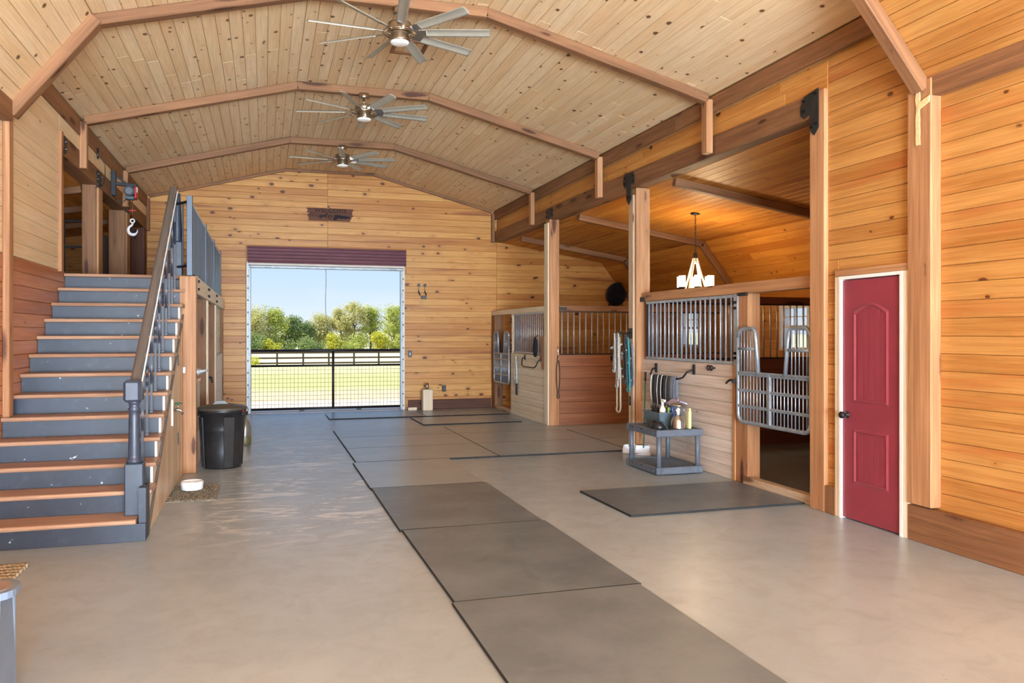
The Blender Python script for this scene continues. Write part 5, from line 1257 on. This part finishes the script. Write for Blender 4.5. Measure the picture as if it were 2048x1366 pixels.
# far stall tack
b2 = thing('blanket_bar', 'black iron swing bar on the fresh pale planks', 'rack')
MB().tube([(4.62, 14.28, 1.13), (4.56, 14.27, 1.11), (4.53, 14.22, 1.0), (4.53, 14.12, .965), (4.53, 13.52, .965), (4.53, 13.42, .99), (4.56, 13.38, 1.08), (4.62, 13.36, 1.13)], .011, 6).build('bar_rod', 'black_iron', b2)
for y in (14.28, 13.36): MB().box((4.612, y, 1.13), (.016, .05, .10), bev=.004).build('bracket', 'black_iron', b2)
t = thing('rope_halter', 'white and navy rope halter hanging on the far stall', 'halter')
random.seed(21)
for k in range(5): hang(uloop(4.58+.006*k, 14.80+random.uniform(-.05, .05), 1.14, .60+random.uniform(-.04, .16), .12+.03*random.random(), 0, 60+k), .011).build('rope_loop', 'rope_white' if k % 2 == 0 else 'rope_grey', t)
for k in (-1, 1): hang([(4.59, 14.72+.03*k, .62), (4.59, 14.73+.035*k, .5), (4.59, 14.72+.03*k, .40)], .01).build('tail', 'webbing_dark', t)
t = thing('fly_mask', 'black mesh fly mask hanging beside the far post', 'mask')
MB().lathe([(.0, 0), (.06, .02), (.085, .10), (.08, .22), (.06, .31), (.02, .36), (0, .365)], n=14, sx=.45, sy=.95).build('mask_body', 'cloth_black', t, T(4.56, 13.52, 1.15)); MB().tube([(4.57, 13.52, 1.5), (4.60, 13.52, 1.54), (4.62, 13.5, 1.53)], .006, 5).build('mask_strap', 'cloth_black', t)

# ------------------------------------------------------------------ chandelier over the open bay
ch = thing('chandelier', 'rustic wagon-wheel chandelier with six lit glass shades over the bay', 'chandelier', (6.0, 10.5, 3.325))
MB().lathe([(.07, .0), (.07, -.02), (.02, -.03)], n=20).build('canopy', 'black_iron', ch)
m = MB()
for k in range(13): m.tube([(.010*math.cos(a*R(45))*(1 if k % 2 else 0), .010*math.cos(a*R(45))*(0 if k % 2 else 1), -.05-.042*k+.026*math.sin(a*R(45))) for a in range(8)], .0035, 4, True)
m.build('chain', 'black_iron', ch); MB().cyl((0, 0, -.58), (0, 0, -.74), .028, n=12).build('crown', 'black_iron', ch)
for a in range(4): beam((.03*math.cos(R(30+90*a)), .03*math.sin(R(30+90*a)), -.66), (.17*math.cos(R(30+90*a)), .17*math.sin(R(30+90*a)), -1.12), .03, .014, 'pale_board', ch, 'slat', bev=.002)
MB().tube([(.18*math.cos(a*R(15)), .18*math.sin(a*R(15)), -1.13) for a in range(24)], .014, 6, True).build('ring', 'black_iron', ch)
for a in range(6):
    x, y = .235*math.cos(R(60*a+8)), .235*math.sin(R(60*a+8))
    s_ = MB().lathe([(.045, -1.08), (.048, -1.075), (.048, -.92), (.044, -.92), (.044, -1.07)], (x, y, 0), n=20).build('glass_shade', 'lamp_shade_lit', ch)
    MB().lathe([(.0, -1.105), (.05, -1.10), (.054, -1.085), (0, -1.082)], (x, y, 0), n=18).build('shade_cup', 'black_iron', ch); MB().cyl((.17*math.cos(R(60*a+8)), .17*math.sin(R(60*a+8)), -1.12), (x, y, -1.10), .009).build('arm', 'black_iron', ch)
lamp('chandelier_bulbs', 'POINT', 75, (6.0, 10.5, 2.46), (1, .74, .42), size=.16)

# ------------------------------------------------------------------ winch and hook at the loft
wc = thing('loft_winch', 'black swing-arm electric winch with red trim above the loft', 'winch')
bx('mast', XL+.005, XL+.07, 12.84, 12.92, 3.56, 3.92, 'black_iron', wc, .004)
beam((XL+.05, 12.88, 3.74), (XL+.34, 12.88, 3.72), .05, .05, 'black_iron', wc, 'arm', bev=.004); beam((XL+.06, 12.88, 3.86), (XL+.20, 12.88, 3.74), .03, .03, 'black_iron', wc, 'brace', bev=.003)
MB().cyl((XL+.25, 12.80, 3.63), (XL+.25, 13.0, 3.63), .075, n=20).build('motor', 'black_plastic', wc); MB().cyl((XL+.25, 12.78, 3.63), (XL+.25, 12.80, 3.63), .05, n=20).build('motor_cap', 'grey_plastic', wc)
MB().box((XL+.25, 12.9, 3.54), (.13, .12, .05), bev=.01).build('gear_box', 'bin_plastic', wc); MB().box((XL+.33, 12.9, 3.61), (.025, .18, .17), bev=.006).build('end_plate', 'red_plastic', wc); MB().box((XL+.34, 12.9, 3.66), (.02, .1, .08), bev=.006).build('spec_label', 'white_paint', wc)
MB().tube([(XL+.03, 12.83, 3.57), (XL+.08, 12.82, 3.49), (XL+.17, 12.82, 3.47), (XL+.22, 12.84, 3.53)], .006, 5).build('cable', 'black_plastic', wc)
hk2 = thing('lifting_hook', 'white steel lifting hook hanging below the winch', 'hook')
hxx = XL+.28
MB().cyl((hxx, 12.9, 3.23), (hxx, 12.9, 3.53), .004, n=6).build('cable', 'brushed_steel', hk2)
MB().box((hxx, 12.9, 3.36), (.10, .02, .018), bev=.004).build('safety_tag', 'red_plastic', hk2)
MB().tube([(hxx+.028*math.cos(a*R(36)), 12.9, 3.21+.028*math.sin(a*R(36))) for a in range(10)], .011, 8, True).build('eye', 'ceramic_white', hk2)
hp_ = [(hxx, 12.9, 3.185), (hxx-.004, 12.9, 3.15)]+[(hxx+.006+.062*math.cos(R(a_)), 12.9, 3.075+.066*math.sin(R(a_))) for a_ in range(130, 385, 15)]
MB().tube(hp_, [.016]*2+[.017+.006*math.sin(k/16*3.14) if k < 12 else .017-.0025*(k-11) for k in range(17)], 10).build('hook_body', 'ceramic_white', hk2)
an = thing('wall_antenna', 'small black antenna with a looping cable above the loft header', 'antenna')
MB().cyl((XL+.03, 11.75, 3.86), (XL+.03, 11.75, 4.0), .012, n=8).build('rod', 'black_plastic', an); MB().tube([(XL+.03, 11.65, 3.88), (XL+.07, 11.68, 3.87), (XL+.12, 11.72, 3.78), (XL+.12, 11.72, 3.6), (XL+.09, 11.70, 3.5), (XL+.02, 11.62, 3.46)], .005, 5).build('cable', 'black_plastic', an)
for y, z, lab in ((7.35, 1, 'x'),): pass

# ------------------------------------------------------------------ outdoors: board fence, trees and shrubs
fz = lambda Y: -1.2
fn = thing('board_fence', 'three-rail brown board fence across the pasture', 'fence')
pm_ = MB().box((0, 0, .62), (.14, .14, 1.3), bev=.01).mesh('fence_post', 'fence_wood')
copies(pm_, 'fence_post', fn, [(-20+2.1*k, 70, -1.22) for k in range(28)])
rm_ = MB().box((0, 0, 0), (4.2, .05, .14), bev=.005).mesh('fence_rail', 'fence_wood')
copies(rm_, 'fence_rail', fn, [(-20+2.1+4.2*k, 69.9, z) for z in (-.04, -.47, -.9) for k in range(14)])
def tree(name, label, X, Y, zb, zt, wd, mat, n, seed, cat='tree', leaf_s=.125):
    rnd = random.Random(seed); t = thing(name, label, cat, (X, Y, zb), group='trees beyond the pasture' if cat == 'tree' else 'shrubs by the fence')
    H = zt-zb
    if cat == 'tree':
        m = MB(); m.tube([(0, 0, 0), (.05, 0, H*.25), (-.08, .05, H*.5), (.05, 0, H*.75)], [.17, .14, .09, .04], 6)
        for k in range(6):
            a = rnd.uniform(0, 6.28); z0 = H*rnd.uniform(.25, .6); m.tube([(0, 0, z0), (wd*.25*math.cos(a), wd*.25*math.sin(a), z0+H*.15), (wd*.4*math.cos(a), wd*.4*math.sin(a), z0+H*.25)], [.07, .05, .02], 5)
        m.build('trunk', 'bark', t)
    m = MB(); bl_ = []
    for k in range(30 if cat == 'tree' else 9):
        z = H*rnd.uniform(.10, .90); rr_ = wd*.5*(1-abs(z/H-.42)*.95); a = rnd.uniform(0, 6.28); q = rnd.uniform(.15, .75)
        bl_.append((q*rr_*math.cos(a), q*rr_*math.sin(a), z, wd*rnd.uniform(.09, .2)))
    bl_.append((0, 0, H*.88, wd*.16))
    V = []; Fc = []
    for k in range(n):
        cx_, cy_, cz_, br_ = rnd.choice(bl_)
        d_ = Vector((rnd.gauss(0, 1), rnd.gauss(0, 1), rnd.gauss(0, 1))).normalized()*br_*rnd.uniform(.2, 1.2)
        c_ = Vector((cx_, cy_, cz_))+d_
        if c_.z < .05: c_.z = rnd.uniform(.05, .5)
        u = Vector((rnd.gauss(0, 1), rnd.gauss(0, 1), rnd.gauss(0, 1))).normalized(); v = u.orthogonal().normalized(); s_ = leaf_s*rnd.uniform(.6, 1.3)
        i = len(V); V += [c_+u*s_, c_+v*s_*.6, c_-u*s_, c_-v*s_*.6]; Fc.append((i, i+1, i+2, i+3))
    m.add(V, Fc); tag(m.build('crown', mat, t, fix=False), kind='stuff')
    return t
def pxX(px): return (px-529)/1620*118*1.09
TR = [(478, 640, 'leaf_green', 7, 'leftmost green tree half hidden by the door track'), (515, 616, 'leaf_olive', 6.5, 'tall olive tree at the left of the doorway view'), (548, 622, 'leaf_green', 6, 'rounded green tree second from the left of the doorway'),
      (578, 634, 'leaf_dark', 4.5, 'darker tree standing right of the rounded green one'), (605, 646, 'leaf_dark', 4.5, 'low dark tree in the dip of the treeline'), (630, 632, 'leaf_olive', 5, 'pale olive tree behind the hanging rope'),
      (668, 618, 'leaf_olive', 6, 'broad olive tree left of the tallest tree'), (694, 600, 'leaf_olive', 6, 'tallest olive tree in the doorway view'), (726, 614, 'leaf_green', 6, 'green tree just right of the tallest one'),
      (758, 615, 'leaf_green', 6, 'green tree at the right of the doorway view'), (786, 634, 'leaf_dark', 5.5, 'dark tree third from the right end of the treeline'), (808, 630, 'leaf_green', 6, 'green tree cut off by the right door track'), (850, 625, 'leaf_olive', 7, 'olive tree hidden behind the wall right of the doorway'), (440, 622, 'leaf_olive', 7, 'olive tree hidden behind the wall left of the doorway')]
for i, (px, py, mt_, wd, lab) in enumerate(TR):
    tree('field_tree', lab, pxX(px), 118+(i*37 % 9), -1.0, 1.57+(667-py)*.0735+.2, wd, mt_, 6500, 100+i)
for i, (px, py, mt_, wd, lab) in enumerate([(536, 684, 'leaf_yellow', 4, 'yellow bush low at the left of the treeline'), (645, 674, 'leaf_yellow', 4.5, 'bright yellow bush under the hanging rope'), (733, 670, 'leaf_yellow', 4.5, 'yellow-green bush below the right trees'), (600, 680, 'leaf_dark', 6, 'dark green bush in the middle of the treeline'), (690, 676, 'leaf_green', 6, 'green bush below the tallest tree'), (775, 674, 'leaf_green', 5, 'green bush near the right door track'), (510, 676, 'leaf_dark', 6, 'dark bush at the far left of the treeline')]):
    tree('field_bush', lab, pxX(px)*.96, 113+i % 3, -1.0, 1.57+(667-py)*.07, wd, mt_, 3200, 300+i, 'bush')
tree('field_bush', 'yellow flowering weed clump at the fence', -1.0, 68.5, -1.2, -.45, 2.2, 'leaf_yellow', 700, 400, 'bush', .07)
